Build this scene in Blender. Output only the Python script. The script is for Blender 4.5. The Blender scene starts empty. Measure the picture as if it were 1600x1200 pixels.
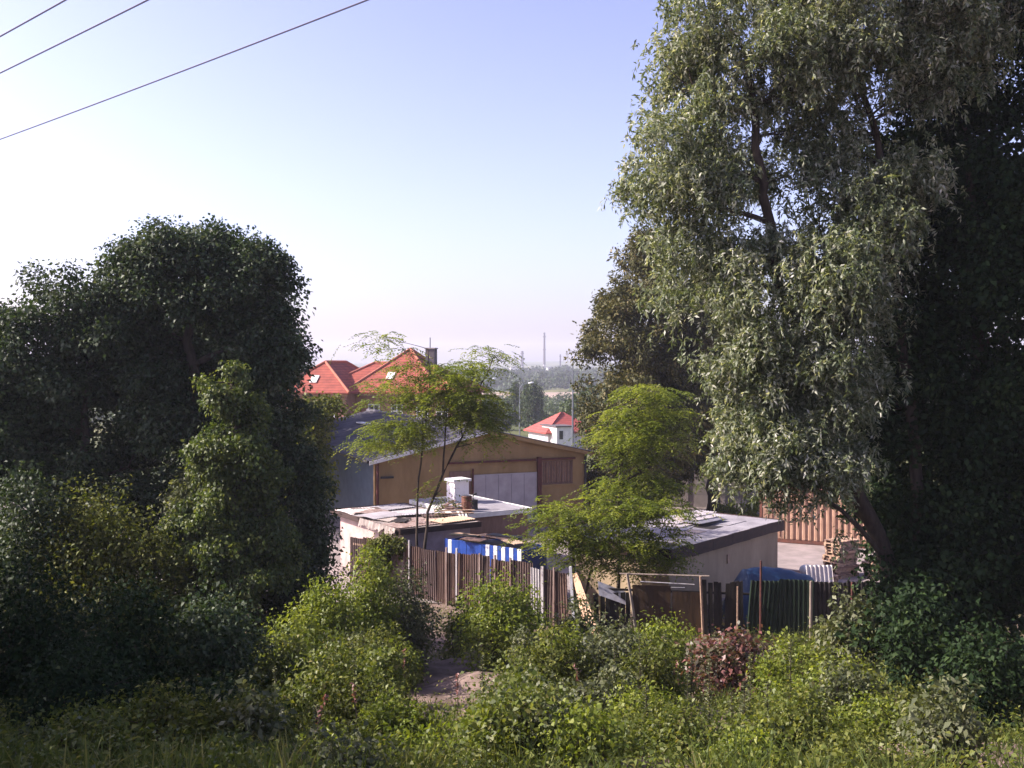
import bpy, math
import numpy as np
from math import radians, sin, cos, pi

# ------------------------------------------------------------------ camera, sky, sun, exposure
scene = bpy.context.scene
COL = scene.collection
CAMZ = 8.8
PITCH = math.atan(32 / 1600)
cam_d = bpy.data.cameras.new('camera')
cam_d.sensor_width = 36.0
cam_d.lens = 36.0
cam_d.clip_start = 0.1
cam_d.clip_end = 20000
cam = bpy.data.objects.new('camera', cam_d)
cam.location = (0, 0, CAMZ)
cam.rotation_euler = (pi / 2 - PITCH, 0, 0)
COL.objects.link(cam)
scene.camera = cam

SUN_FWD, SUN_EL = radians(4), radians(36)          # the sun stands to the left, a little ahead
S = np.array([-cos(SUN_FWD) * cos(SUN_EL), sin(SUN_FWD) * cos(SUN_EL), sin(SUN_EL)])
world = bpy.data.worlds.new('World')
scene.world = world
world.use_nodes = True
wn = world.node_tree.nodes
wl = world.node_tree.links
bg = wn['Background']
sky = wn.new('ShaderNodeTexSky')
sky.sky_type = 'NISHITA'
sky.sun_disc = False
sky.sun_elevation = SUN_EL
sky.sun_rotation = math.atan2(S[0], S[1])
sky.air_density = 1.0
sky.dust_density = 1.8
sky.ozone_density = 3.0
tint = wn.new('ShaderNodeMix')
tint.data_type = 'RGBA'
tint.blend_type = 'MULTIPLY'
tint.inputs['Factor'].default_value = 1.0
tint.inputs[7].default_value = (1.12, 0.94, 1.10, 1)
gm = wn.new('ShaderNodeGamma')
gm.inputs[1].default_value = 1.4
wl.new(sky.outputs[0], gm.inputs[0])
hs = wn.new('ShaderNodeHueSaturation')
hs.inputs['Saturation'].default_value = 0.76
wl.new(gm.outputs[0], hs.inputs['Color'])
wl.new(hs.outputs[0], tint.inputs[6])
wl.new(tint.outputs[2], bg.inputs['Color'])
bg.inputs['Strength'].default_value = 0.064

sun_d = bpy.data.lights.new('sun', 'SUN')
sun_d.energy = 5.0
sun_d.angle = radians(0.5)
sun_d.color = (1.0, 0.91, 0.80)
sun = bpy.data.objects.new('sun', sun_d)
from mathutils import Vector
sun.rotation_euler = Vector(S).to_track_quat('Z', 'Y').to_euler()
sun.location = (-40, 10, 60)
COL.objects.link(sun)

vs = scene.view_settings
vs.view_transform = 'Standard'
vs.look = 'None'
vs.gamma = 1.0
vs.exposure = 1.2
vs.use_curve_mapping = False
scene.cycles.volume_bounces = 1

# ------------------------------------------------------------------ helpers
R = np.random.default_rng(11)
UP = np.array([0, 0, 1.0])

def A(*v): return np.array(v, float)
def unit(v):
    v = np.asarray(v, float)
    return v / (np.linalg.norm(v, axis=-1, keepdims=True) + 1e-9)

def ray(px, py):
    u, v = (px - 800) / 1600, -(py - 600) / 1600
    d = A(u, cos(PITCH) + v * sin(PITCH), v * cos(PITCH) - sin(PITCH))
    return d / d[1]
def W(px, py, d):                       # the point on a pixel's ray at forward distance d
    return A(0, 0, CAMZ) + ray(px, py) * d
def onplane(px, py, P0, N):
    r = ray(px, py)
    t = np.dot(P0 - A(0, 0, CAMZ), N) / np.dot(r, N)
    return A(0, 0, CAMZ) + r * t
def X(px, d): return (px - 800) / 1600 * d

GY = [-400, 0, 2, 6, 10, 13, 16, 20, 25, 28, 31, 34, 70, 105, 125, 150, 300, 480, 600, 690, 1000, 1150, 1400, 1700, 2700, 3300]
GZ = [7.2, 7.2, 7.2, 6.0, 4.6, 3.7, 2.9, 2.0, 1.1, .5, .05, -.03, -.03, -.6, -2.5, -3.5, -7, -8.6, -9, -9, -7, -6, -1.5, -1.5, 10, 13]
def G(x, y):
    x = np.asarray(x, float); y = np.asarray(y, float)
    z = np.interp(y, GY, GZ)
    near = np.clip((y - 6) / 6, 0, 1) * np.clip((33 - y) / 5, 0, 1)
    z = z + near * (.16 * np.sin(x * 1.1 + .6 * y) + .12 * np.sin(1.9 * y - .7 * x) + .07 * np.sin(3.1 * x + 2.3 * y))
    far = np.clip((y - 600) / 300, 0, 1)
    z = z + far * (1.4 * np.sin(x / 120 + 1) + 1.2 * np.sin(x / 47)) * np.clip((1300 - y) / 200, 0, 1)
    hil = np.clip((y - 1900) / 700, 0, 1)
    z = z + hil * (2.5 * np.sin(x / 230 + .5) + 1.5 * np.sin(x / 90))
    return z
def ground(x, y): return A(x, y, float(G(x, y)))

class Geo:
    def __init__(s): s.V = []; s.F = []; s.n = 0
    def add(s, V, F):
        V = np.asarray(V, float)
        s.V.append(V); s.F += [tuple(i + s.n for i in f) for f in F]; s.n += len(V)
        return s
    def box(s, fr, a0, a1, o0, o1, z0, z1):
        V = [fr.p(a, o, z) for z in (z0, z1) for o in (o0, o1) for a in (a0, a1)]
        s.add(V, [(0, 2, 3, 1), (4, 5, 7, 6), (0, 1, 5, 4), (2, 6, 7, 3), (0, 4, 6, 2), (1, 3, 7, 5)])
        return s
    def prism(s, fr, poly, o0, o1):      # poly in (s,z), extruded along the outward axis
        n = len(poly)
        V = [fr.p(a, o0, z) for a, z in poly] + [fr.p(a, o1, z) for a, z in poly]
        F = [tuple(range(n))[::-1], tuple(range(n, 2 * n))] + [(i, (i + 1) % n, (i + 1) % n + n, i + n) for i in range(n)]
        return s.add(V, F)
    def tube(s, pts, rad, sides=6, cap=True):
        pts = np.asarray(pts, float); n = len(pts)
        rad = np.broadcast_to(np.asarray(rad, float), (n,))
        V = []
        for i in range(n):
            t = unit(pts[min(i + 1, n - 1)] - pts[max(i - 1, 0)])
            a = np.cross(t, UP if abs(t[2]) < .9 else A(1, 0, 0)); a = unit(a); b = np.cross(t, a)
            for k in range(sides):
                q = 2 * pi * k / sides
                V.append(pts[i] + rad[i] * (a * cos(q) + b * sin(q)))
        F = [(i * sides + k, i * sides + (k + 1) % sides, (i + 1) * sides + (k + 1) % sides, (i + 1) * sides + k)
             for i in range(n - 1) for k in range(sides)]
        if cap: F += [tuple(range(sides))[::-1], tuple(range((n - 1) * sides, n * sides))]
        return s.add(V, F)
    def corr(s, O, a, la, b, lb, nrm, amp=.02, wl=.12, th=.006, per=4, nb=1, sag=0., square=False, rag=0.):
        # corrugated sheet: wave runs along a, ridges along b
        na = max(4, int(la / wl * per))
        top = []
        jag = R.normal(0, 1, na + 1) * rag
        for j in range(nb + 1):
            for i in range(na + 1):
                ph = i / per * 2 * pi
                w = sin(ph)
                if square: w = 1.0 if (i % per) < per / 2 else -1.0
                q = j / nb
                top.append(O + a * (la * i / na) + b * (lb * q + (jag[i] if j == nb else 0)) + nrm * (amp * w - sag * 4 * q * (1 - q)))
        top = np.array(top); bot = top - nrm * th
        N = len(top); m = na + 1; F = []
        for j in range(nb):
            for i in range(na):
                q = (j * m + i, j * m + i + 1, (j + 1) * m + i + 1, (j + 1) * m + i)
                F.append(q); F.append(tuple(k + N for k in q[::-1]))
        for i in range(na):
            F.append((i + 1, i, i + N, i + 1 + N)); k = nb * m
            F.append((k + i, k + i + 1, k + i + 1 + N, k + i + N))
        for j in range(nb):
            F.append((j * m, (j + 1) * m, (j + 1) * m + N, j * m + N))
            F.append(((j + 1) * m - 1 + m, j * m + m - 1, j * m + m - 1 + N, (j + 1) * m - 1 + m + N))
        return s.add(np.vstack([top, bot]), F)
    def build(s, name, mat, parent=None, loc=None, smooth=False, fix=True):
        V = np.vstack(s.V)
        base = A(*parent['_o']) if parent is not None else (A(*loc) if loc is not None else A(0, 0, 0))
        me = bpy.data.meshes.new(name)
        me.from_pydata((V - base).tolist(), [], s.F)
        if fix:
            import bmesh
            bm = bmesh.new(); bm.from_mesh(me); bmesh.ops.recalc_face_normals(bm, faces=bm.faces); bm.to_mesh(me); bm.free()
        if smooth: me.polygons.foreach_set('use_smooth', [True] * len(me.polygons))
        me.materials.append(mat)
        o = bpy.data.objects.new(name, me); COL.objects.link(o)
        if parent is not None:
            o.parent = parent; o['_o'] = (0, 0, 0)
            o['_o'] = list(base)
        else:
            o.location = base; o['_o'] = list(base)
        return o

class Frame:
    def __init__(s, O, u, n=None):
        s.O = A(*O); s.u = unit(A(*u)); s.n = unit(A(*n)) if n is not None else A(s.u[1], -s.u[0], 0)
    def p(s, a, o, z): return s.O + s.u * a + s.n * o + UP * z

def tag(o, label, cat, group=None):
    o['label'] = label; o['category'] = cat
    if group: o['group'] = group
    return o
def thing(name, label, cat, base, group=None):
    o = bpy.data.objects.new(name, None); COL.objects.link(o)
    o.empty_display_size = .3
    o.location = base; o['_o'] = [float(v) for v in base]
    return tag(o, label, cat, group)
def struct(o, kind='structure'):
    o['kind'] = kind
    return o

# ------------------------------------------------------------------ materials
def mat(name, c, c2=None, rough=.8, scale=4., bump=0., detail=6., metal=0., spec=.3, lo=.35, hi=.65, stretch=None, c3=None, wave=None):
    m = bpy.data.materials.new(name); m.use_nodes = True
    N = m.node_tree.nodes; L = m.node_tree.links
    b = N['Principled BSDF']
    b.inputs['Roughness'].default_value = rough; b.inputs['Metallic'].default_value = metal
    b.inputs['Specular IOR Level'].default_value = spec
    tc = N.new('ShaderNodeTexCoord'); mp = N.new('ShaderNodeMapping')
    L.new(tc.outputs['Object'], mp.inputs[0])
    if stretch: mp.inputs['Scale'].default_value = stretch
    nz = N.new('ShaderNodeTexNoise'); nz.inputs['Scale'].default_value = scale; nz.inputs['Detail'].default_value = detail
    nz.inputs['Roughness'].default_value = .62
    L.new(mp.outputs[0], nz.inputs['Vector'])
    cr = N.new('ShaderNodeValToRGB'); e = cr.color_ramp.elements
    c2 = c2 or tuple(v * .7 for v in c)
    e[0].position = lo; e[0].color = (*c2, 1); e[1].position = hi; e[1].color = (*c, 1)
    if c3:
        k = e.new(hi + .08); k.color = (*c3, 1)
    L.new(nz.outputs['Fac'], cr.inputs[0])
    out = cr.outputs[0]
    if wave:                              # (axis, scale, dark colour factor): courses of tiles or boards
        wv = N.new('ShaderNodeTexWave'); wv.wave_type = 'BANDS'; wv.bands_direction = wave[0]; wv.wave_profile = 'SAW'
        wv.inputs['Scale'].default_value = wave[1]; wv.inputs['Distortion'].default_value = .4; wv.inputs['Detail'].default_value = 1
        L.new(tc.outputs['Object'], wv.inputs['Vector'])
        r2 = N.new('ShaderNodeValToRGB'); k = r2.color_ramp.elements
        k[0].position = 0; k[0].color = (wave[2],) * 3 + (1,); k[1].position = .3; k[1].color = (1, 1, 1, 1)
        L.new(wv.outputs['Fac'], r2.inputs[0])
        mx = N.new('ShaderNodeMix'); mx.data_type = 'RGBA'; mx.blend_type = 'MULTIPLY'; mx.inputs['Factor'].default_value = 1
        L.new(out, mx.inputs[6]); L.new(r2.outputs[0], mx.inputs[7]); out = mx.outputs[2]
    L.new(out, b.inputs['Base Color'])
    if bump:
        bp = N.new('ShaderNodeBump'); bp.inputs['Strength'].default_value = bump; bp.inputs['Distance'].default_value = .05
        L.new(nz.outputs['Fac'], bp.inputs['Height']); L.new(bp.outputs[0], b.inputs['Normal'])
    return m

def leafmat(name, stops, rough=.45, trans=.35, spec=.4, tcol=1.3):
    m = bpy.data.materials.new(name); m.use_nodes = True
    N = m.node_tree.nodes; L = m.node_tree.links
    b = N['Principled BSDF']; out = N['Material Output']
    b.inputs['Roughness'].default_value = rough; b.inputs['Specular IOR Level'].default_value = spec
    at = N.new('ShaderNodeAttribute'); at.attribute_name = 'var'
    cr = N.new('ShaderNodeValToRGB'); e = cr.color_ramp.elements
    e[0].position = stops[0][0]; e[0].color = (*stops[0][1], 1)
    e[1].position = stops[-1][0]; e[1].color = (*stops[-1][1], 1)
    for p, c in stops[1:-1]:
        k = e.new(p); k.color = (*c, 1)
    L.new(at.outputs['Fac'], cr.inputs[0]); L.new(cr.outputs[0], b.inputs['Base Color'])
    if trans > 0:
        tr = N.new('ShaderNodeBsdfTranslucent')
        mx = N.new('ShaderNodeMix'); mx.data_type = 'RGBA'; mx.blend_type = 'MULTIPLY'; mx.inputs['Factor'].default_value = 1
        mx.inputs[7].default_value = (tcol * 1.1, tcol * 1.1, tcol * .45, 1)
        L.new(cr.outputs[0], mx.inputs[6]); L.new(mx.outputs[2], tr.inputs['Color'])
        ms = N.new('ShaderNodeMixShader'); ms.inputs[0].default_value = trans
        L.new(b.outputs[0], ms.inputs[1]); L.new(tr.outputs[0], ms.inputs[2]); L.new(ms.outputs[0], out.inputs['Surface'])
    return m

LM = {
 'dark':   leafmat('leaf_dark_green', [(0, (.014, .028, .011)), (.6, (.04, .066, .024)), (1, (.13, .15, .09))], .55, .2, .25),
 'deep':   leafmat('leaf_shade_green', [(0, (.008, .018, .007)), (.7, (.02, .038, .012)), (1, (.05, .075, .022))], .65, .12, .1),  # shade of the gloomy plants put into a very dark leaf colour
 'willow': leafmat('leaf_willow_silver', [(0, (.045, .066, .028)), (.45, (.115, .140, .072)), (.75, (.26, .275, .195)), (1, (.52, .51, .44))], .5, .32, .3),
 'locust': leafmat('leaf_locust', [(0, (.05, .08, .012)), (.55, (.125, .155, .022)), (1, (.25, .27, .05))], .5, .42, .3, 1.5),
 'conif':  leafmat('needle_bronze', [(0, (.024, .03, .01)), (.6, (.082, .08, .025)), (1, (.20, .155, .06))], .6, .15, .25),
 'lime':   leafmat('leaf_yellow_green', [(0, (.06, .095, .013)), (.5, (.145, .18, .024)), (1, (.27, .29, .055))], .5, .38, .3, 1.4),
 'vine':   leafmat('leaf_vine', [(0, (.028, .05, .012)), (.55, (.075, .105, .024)), (1, (.20, .215, .055))], .5, .3, .3),
 'mid':    leafmat('leaf_mid_green', [(0, (.032, .048, .009)), (.55, (.09, .105, .02)), (1, (.21, .21, .05))], .55, .3, .2),
 'grey':   leafmat('leaf_grey_green', [(0, (.038, .05, .02)), (.55, (.095, .108, .048)), (1, (.26, .26, .16))], .55, .28, .25),
 'red':    leafmat('leaf_purple_red', [(0, (.03, .024, .014)), (.35, (.075, .07, .03)), (.6, (.13, .05, .04)), (1, (.25, .11, .10))], .45, .25, .4),
 'weed':   leafmat('leaf_weeds', [(0, (.035, .055, .011)), (.5, (.10, .125, .022)), (.85, (.18, .19, .045)), (1, (.27, .22, .09))], .5, .35, .3),
 'grass':  leafmat('grass_blades', [(0, (.04, .065, .014)), (.6, (.11, .14, .032)), (1, (.26, .23, .09))], .55, .35, .25),
 'far':    leafmat('far_wood_leaves', [(0, (.016, .03, .012)), (.6, (.035, .058, .02)), (1, (.07, .09, .03))], .6, .1, .2),
 'farm':   leafmat('field_tree_leaves', [(0, (.02, .036, .012)), (.6, (.045, .07, .022)), (1, (.09, .115, .035))], .55, .2, .3),
}
BARK = mat('bark', (.085, .062, .045), (.03, .022, .017), .9, 9, .6, stretch=(1, 1, .25))
BARKP = mat('bark_pale', (.15, .115, .085), (.06, .045, .035), .9, 9, .5, stretch=(1, 1, .25))
SOIL = mat('soil', (.17, .125, .105), (.075, .06, .045), .95, 1.6, .8, 10)
M = dict(
 paving=mat('yard_paving', (.30, .245, .235), (.19, .16, .15), .9, 1.2, .3, 9),
 mustard=mat('mustard_render', (.34, .225, .105), (.23, .148, .066), .85, 1.0, .2, 10, stretch=(1, 1, .4)),
 bluemetal=mat('blue_grey_metal', (.055, .08, .115), (.035, .052, .08), .6, 2, .1),
 asbestos=mat('weathered_cement_roof', (.135, .125, .145), (.075, .07, .085), .85, 1.2, .2, 9),
 whitep=mat('white_paint', (.78, .76, .74), (.62, .60, .58), .7, 3, .1),
 door=mat('grey_white_door', (.42, .38, .39), (.31, .28, .285), .7, 1.2, .05),
 brown=mat('brown_boards', (.22, .135, .105), (.16, .095, .075), .8, 3, .2, stretch=(6, 6, .6)),
 redpaint=mat('dark_red_paint', (.11, .028, .024), (.06, .02, .018), .6, 5, .1),
 darkmetal=mat('dark_metal', (.05, .045, .045), (.03, .028, .028), .6, 6),
 glass=mat('dark_glass', (.03, .035, .045), (.02, .022, .03), .15, 2, spec=.6),
 tile=mat('orange_roof_tile', (.32, .075, .05), (.2, .046, .033), .8, 1.1, .2, 8, wave=('Z', 1.25, .45)),
 tile2=mat('red_roof_tile', (.38, .085, .07), (.28, .06, .05), .8, 2.5, .2, 8, wave=('Z', 1.25, .5)),
 ridge=mat('ridge_tile', (.42, .15, .095), (.32, .11, .07), .8, 6),
 pinkwall=mat('salmon_render', (.36, .18, .135), (.29, .14, .105), .9, 1.2, .1),
 pinktrim=mat('salmon_trim', (.52, .30, .23), (.45, .26, .2), .9, 3),
 hutwall=mat('pinkish_white_render', (.46, .345, .32), (.32, .24, .22), .9, 2, .2, 9, c3=(.54, .43, .40)),
 boxwall=mat('beige_render', (.40, .305, .205), (.26, .195, .13), .9, 1.0, .15, 9, stretch=(1, 1, .35)),
 felt=mat('grey_roof_felt', (.29, .27, .29), (.19, .175, .19), .9, 1.4, .3, 9),
 feltd=mat('patched_roof_felt', (.36, .30, .27), (.17, .14, .13), .9, 1.7, .4, 9),
 fascia=mat('rusty_dark_fascia', (.055, .028, .022), (.028, .018, .016), .7, 5, .2),
 rustA=mat('rust_sheet', (.105, .06, .046), (.055, .032, .026), .75, 3, .3, 9, stretch=(1.5, 1.5, .35), c3=(.19, .11, .08)),
 rustB=mat('rust_sheet_purple', (.095, .06, .053), (.05, .033, .03), .75, 3, .3, 9, stretch=(1.5, 1.5, .35), c3=(.22, .16, .145)),
 rustC=mat('rust_sheet_grey', (.27, .21, .19), (.13, .075, .06), .65, 3, .3, 9, stretch=(1.5, 1.5, .35)),
 zinc=mat('zinc_sheet', (.46, .44, .46), (.30, .27, .27), .55, 3, .1, metal=.3, stretch=(1.5, 1.5, .35)),
 contain=mat('container_orange', (.41, .255, .175), (.27, .155, .105), .65, 2.4, .2, 8, c3=(.55, .37, .27), stretch=(1.4, 1.4, .5)),
 contf=mat('container_frame', (.16, .06, .04), (.09, .04, .03), .7, 4),
 concrete=mat('concrete_panel', (.33, .285, .27), (.25, .215, .205), .9, 1.5, .25, 9),
 tarp=mat('blue_tarpaulin', (.010, .042, .11), (.007, .028, .075), .5, 3, .5, spec=.5),
 blue=mat('blue_paint', (.018, .065, .33), (.012, .04, .2), .5, 4),
 stripe=mat('white_stripe', (.72, .72, .75), (.5, .5, .54), .6, 4),
 wood=mat('weathered_plank', (.42, .28, .19), (.23, .15, .11), .85, 4, .3, stretch=(3, 3, 3)),
 woodp=mat('pale_plank', (.52, .36, .25), (.34, .23, .165), .85, 4, .2),
 woodd=mat('dark_tarred_boards', (.024, .018, .014), (.012, .01, .008), .85, 4, .3, stretch=(5, 5, .5)),
 brownply=mat('brown_ply', (.07, .04, .018), (.035, .02, .011), .8, 2, .2, stretch=(3, 3, .6)),
 greensh=mat('green_sheet', (.016, .032, .016), (.009, .018, .01), .6, 3, .1),
 darksh=mat('dark_sheet', (.035, .028, .024), (.018, .015, .014), .6, 3, .1),
 peach=mat('peach_board', (.60, .39, .26), (.46, .29, .2), .85, 3, .1),
 rustpole=mat('rust_pole', (.12, .04, .03), (.06, .025, .02), .7, 8),
 bag=mat('white_sack', (.80, .79, .80), (.66, .65, .68), .6, 6, .3),
 sheetw=mat('white_corrugated_sheet', (.74, .67, .64), (.52, .45, .43), .7, 3, .1),
 barrel=mat('rusty_barrel', (.20, .08, .05), (.07, .035, .028), .7, 5, .2),
 lamp=mat('lamp_grey', (.18, .19, .21), (.14, .15, .17), .5, 6, metal=.3),
 lamph=mat('lamp_head_white', (.80, .80, .82), (.7, .7, .72), .5, 6),
 stackd=mat('chimney_dark_concrete', (.11, .09, .10), (.08, .07, .075), .9, .1),
 stackl=mat('chimney_pale_concrete', (.50, .46, .45), (.42, .39, .38), .9, .1),
 fact=mat('pale_factory_wall', (.62, .58, .58), (.5, .47, .47), .9, .1),
 cable=mat('black_cable', (.06, .055, .11), (.05, .045, .09), .6, 4),
 post=mat('wooden_pole', (.15, .11, .08), (.08, .06, .045), .9, 6, .3, stretch=(4, 4, .4)),
 embank=mat('dry_embankment', (.36, .27, .22), (.24, .19, .14), .95, .06, 0, 8),
 lightpost=mat('grey_wood_post', (.33, .265, .215), (.2, .16, .13), .85, 6, .2, stretch=(4, 4, .5)),
)

# terrain: grass and soil mixed by a broad noise
m = bpy.data.materials.new('ground_soil_and_grass'); m.use_nodes = True
N_ = m.node_tree.nodes; L_ = m.node_tree.links; b_ = N_['Principled BSDF']; b_.inputs['Roughness'].default_value = .95
b_.inputs['Specular IOR Level'].default_value = .1
tc = N_.new('ShaderNodeTexCoord')
n1 = N_.new('ShaderNodeTexNoise'); n1.inputs['Scale'].default_value = 2.2; n1.inputs['Detail'].default_value = 10
n2 = N_.new('ShaderNodeTexNoise'); n2.inputs['Scale'].default_value = .012; n2.inputs['Detail'].default_value = 8
L_.new(tc.outputs['Object'], n1.inputs['Vector']); L_.new(tc.outputs['Object'], n2.inputs['Vector'])
r1 = N_.new('ShaderNodeValToRGB'); e = r1.color_ramp.elements
e[0].position = .3; e[0].color = (.085, .062, .048, 1); e[1].position = .7; e[1].color = (.25, .18, .155, 1)
r2 = N_.new('ShaderNodeValToRGB'); e = r2.color_ramp.elements
e[0].position = .38; e[0].color = (.03, .05, .018, 1); e[1].position = .66; e[1].color = (.15, .145, .06, 1)
L_.new(n1.outputs['Fac'], r1.inputs[0]); L_.new(n2.outputs['Fac'], r2.inputs[0])
sp = N_.new('ShaderNodeSeparateXYZ'); L_.new(tc.outputs['Object'], sp.inputs[0])
mr = N_.new('ShaderNodeMapRange'); mr.inputs[1].default_value = 45; mr.inputs[2].default_value = 75
L_.new(sp.outputs['Y'], mr.inputs[0])
mx = N_.new('ShaderNodeMix'); mx.data_type = 'RGBA'; L_.new(mr.outputs[0], mx.inputs['Factor'])
L_.new(r1.outputs[0], mx.inputs[6]); L_.new(r2.outputs[0], mx.inputs[7]); L_.new(mx.outputs[2], b_.inputs['Base Color'])
bp = N_.new('ShaderNodeBump'); bp.inputs['Strength'].default_value = .7; bp.inputs['Distance'].default_value = .08
L_.new(n1.outputs['Fac'], bp.inputs['Height']); L_.new(bp.outputs[0], b_.inputs['Normal'])
M['ground'] = m

# ------------------------------------------------------------------ terrain
def axis(lo, hi, fine_lo, fine_hi, step, grow=1.18):
    v = list(np.arange(fine_lo, fine_hi + step / 2, step)); s = step
    while v[-1] < hi: s *= grow; v.append(min(hi, v[-1] + s))
    s = step
    while v[0] > lo: s *= grow; v.insert(0, max(lo, v[0] - s))
    return np.array(v)
xs = axis(-2600, 2600, -20, 20, .4, 1.12); ys = axis(-90, 3300, 4, 38, .4, 1.07)
XX, YY = np.meshgrid(xs, ys); ZZ = G(XX, YY)
V = np.stack([XX.ravel(), YY.ravel(), ZZ.ravel()], 1); nx = len(xs)
F = [(j * nx + i, j * nx + i + 1, (j + 1) * nx + i + 1, (j + 1) * nx + i) for j in range(len(ys) - 1) for i in range(nx - 1)]
g = Geo(); g.add(V, F); struct(g.build('ground', M['ground'], smooth=True, fix=False))
g = Geo(); g.add([A(-40, 38.5, 0), A(34, 36.5, 0), A(34, 61, 0), A(-40, 66, 0)], [(0, 1, 2, 3)])
struct(g.build('yard_paving', M['paving'], fix=False))
fr = Frame((-260, 470, 0), (1, 0, 0)); g = Geo()
g.add([A(-300, 476, -9.2), A(220, 476, -9.2), A(220, 494, -5.3), A(-300, 494, -5.3), A(-300, 502, -5.3), A(220, 502, -5.3), A(220, 530, -9.3), A(-300, 530, -9.3)],
      [(0, 1, 2, 3), (3, 2, 5, 4), (4, 5, 6, 7)])
struct(g.build('embankment', M['embank'], fix=False))

# ------------------------------------------------------------------ leaves and plants
def leaf_obj(name, C, D, Nn, L, Wd, var, mat_, parent=None, fold=.22, droop=.12, loc=None):
    C = np.asarray(C); n = len(C); D = unit(D)
    Sd = unit(np.cross(D, Nn)); Nn = np.cross(Sd, D)
    L = np.broadcast_to(L, (n,))[:, None]; Wd = np.broadcast_to(Wd, (n,))[:, None]
    mid = C + D * L * .45
    V = np.empty((n, 4, 3))
    V[:, 0] = C; V[:, 1] = mid + Sd * Wd * .5 + Nn * Wd * fold; V[:, 2] = C + D * L - UP * L * droop; V[:, 3] = mid - Sd * Wd * .5 + Nn * Wd * fold
    base = A(*parent['_o']) if parent is not None else (A(*loc) if loc is not None else A(0, 0, 0))
    V = (V.reshape(-1, 3) - base).astype(np.float32)
    me = bpy.data.meshes.new(name)
    me.vertices.add(n * 4); me.vertices.foreach_set('co', V.ravel())
    me.loops.add(n * 4); me.loops.foreach_set('vertex_index', np.arange(n * 4, dtype=np.int32))
    me.polygons.add(n); me.polygons.foreach_set('loop_start', np.arange(0, n * 4, 4, dtype=np.int32))
    at = me.attributes.new('var', 'FLOAT', 'FACE'); at.data.foreach_set('value', np.clip(var, 0, 1).astype(np.float32))
    me.materials.append(mat_); me.update(calc_edges=True)
    o = bpy.data.objects.new(name, me); COL.objects.link(o)
    if parent is not None: o.parent = parent
    else: o.location = base
    o['_o'] = list(base)
    return o

def rdir(n): return unit(R.normal(0, 1, (n, 3)))

def clump_points(lobes, n, hollow=.5, zmin=None, sub=0, subr=.4):
    if sub:
        L2 = []
        for l in lobes:
            m_ = np.asarray(l[1]).mean()
            for k in range(sub):
                dv = rdir(1)[0]; rr = np.asarray(l[1]) * R.uniform(.62, .92)
                L2.append((np.asarray(l[0]) + dv * rr, A(1, 1, .8) * (m_ * subr * R.uniform(.7, 1.25)), (l[2] if len(l) > 2 else 1)))
        lobes = L2
    w = np.array([(l[1][0] * l[1][1] + l[1][0] * l[1][2] + l[1][1] * l[1][2]) * (l[2] if len(l) > 2 else 1) for l in lobes]); w = w / w.sum()
    k = R.choice(len(lobes), n, p=w)
    c = np.array([l[0] for l in lobes])[k]; r = np.array([l[1] for l in lobes])[k]
    d = rdir(n)
    rad = (hollow ** 3 + R.random(n) * (1 - hollow ** 3)) ** (1 / 3)
    rad = rad * (1 + np.clip(R.normal(0, .08, n), -.2, .14))
    P = c + d * r * rad[:, None]
    if zmin is not None:
        ok = P[:, 2] > zmin; P = P[ok]; d = d[ok]
    return P, d

def broad(P, out, per, cr, L, asp, flat=.75, droop=.35, lvar=.3, outw=.55):
    n = len(P); K = np.repeat(np.arange(n), per); N = n * per
    off = np.clip(R.normal(0, 1, (N, 3)), -1.8, 1.8) * A(1, 1, flat) * cr * np.repeat(R.uniform(.7, 1.3, n), per)[:, None]
    C = P[K] + off
    o = unit(off / cr + out[K] * .8)
    D = unit(o * .6 + R.normal(0, .7, (N, 3)) - UP * droop)
    Nn = unit(o * outw + UP * .55 + R.normal(0, .55, (N, 3)))
    ll = L * np.exp(np.clip(R.normal(0, lvar, N), -.6, .38))
    cv = R.random(n)
    var = .42 * cv[K] + .58 * R.random(N) ** 1.1
    return C, D, Nn, ll, ll * asp * R.uniform(.8, 1.2, N), var

def fronds(P, out, per, cr, rach, L, asp, nl=11, flat=.22):
    n = len(P); K = np.repeat(np.arange(n), per); N = n * per
    B = P[K] + R.normal(0, 1, (N, 3)) * A(1, 1, flat) * cr
    h = R.normal(0, 1, (N, 3)) * A(1, 1, .22) + out[K] * A(.9, .9, .15)
    h = unit(h)
    ln = rach * R.uniform(.7, 1.3, N)
    K2 = np.repeat(np.arange(N), nl); t = np.tile(np.linspace(.12, 1, nl), N)
    pos = B[K2] + h[K2] * (ln[K2] * t)[:, None] - UP * (ln[K2] * .38 * t ** 2)[:, None]
    side = np.tile(np.where(np.arange(nl) % 2 == 0, 1., -1.), N)
    sd = unit(np.cross(h, UP))[K2] * side[:, None]
    D = unit(sd + .45 * h[K2] - .25 * UP + R.normal(0, .18, (N * nl, 3)))
    Nn = unit(np.tile(UP, (N * nl, 1)) + R.normal(0, .35, (N * nl, 3)))
    ll = L * R.uniform(.75, 1.2, N * nl)
    cv = R.random(n)[K] * .55 + R.random(N) * .3
    return pos, D, Nn, ll, ll * asp, cv[K2] + R.random(N * nl) * .2

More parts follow.
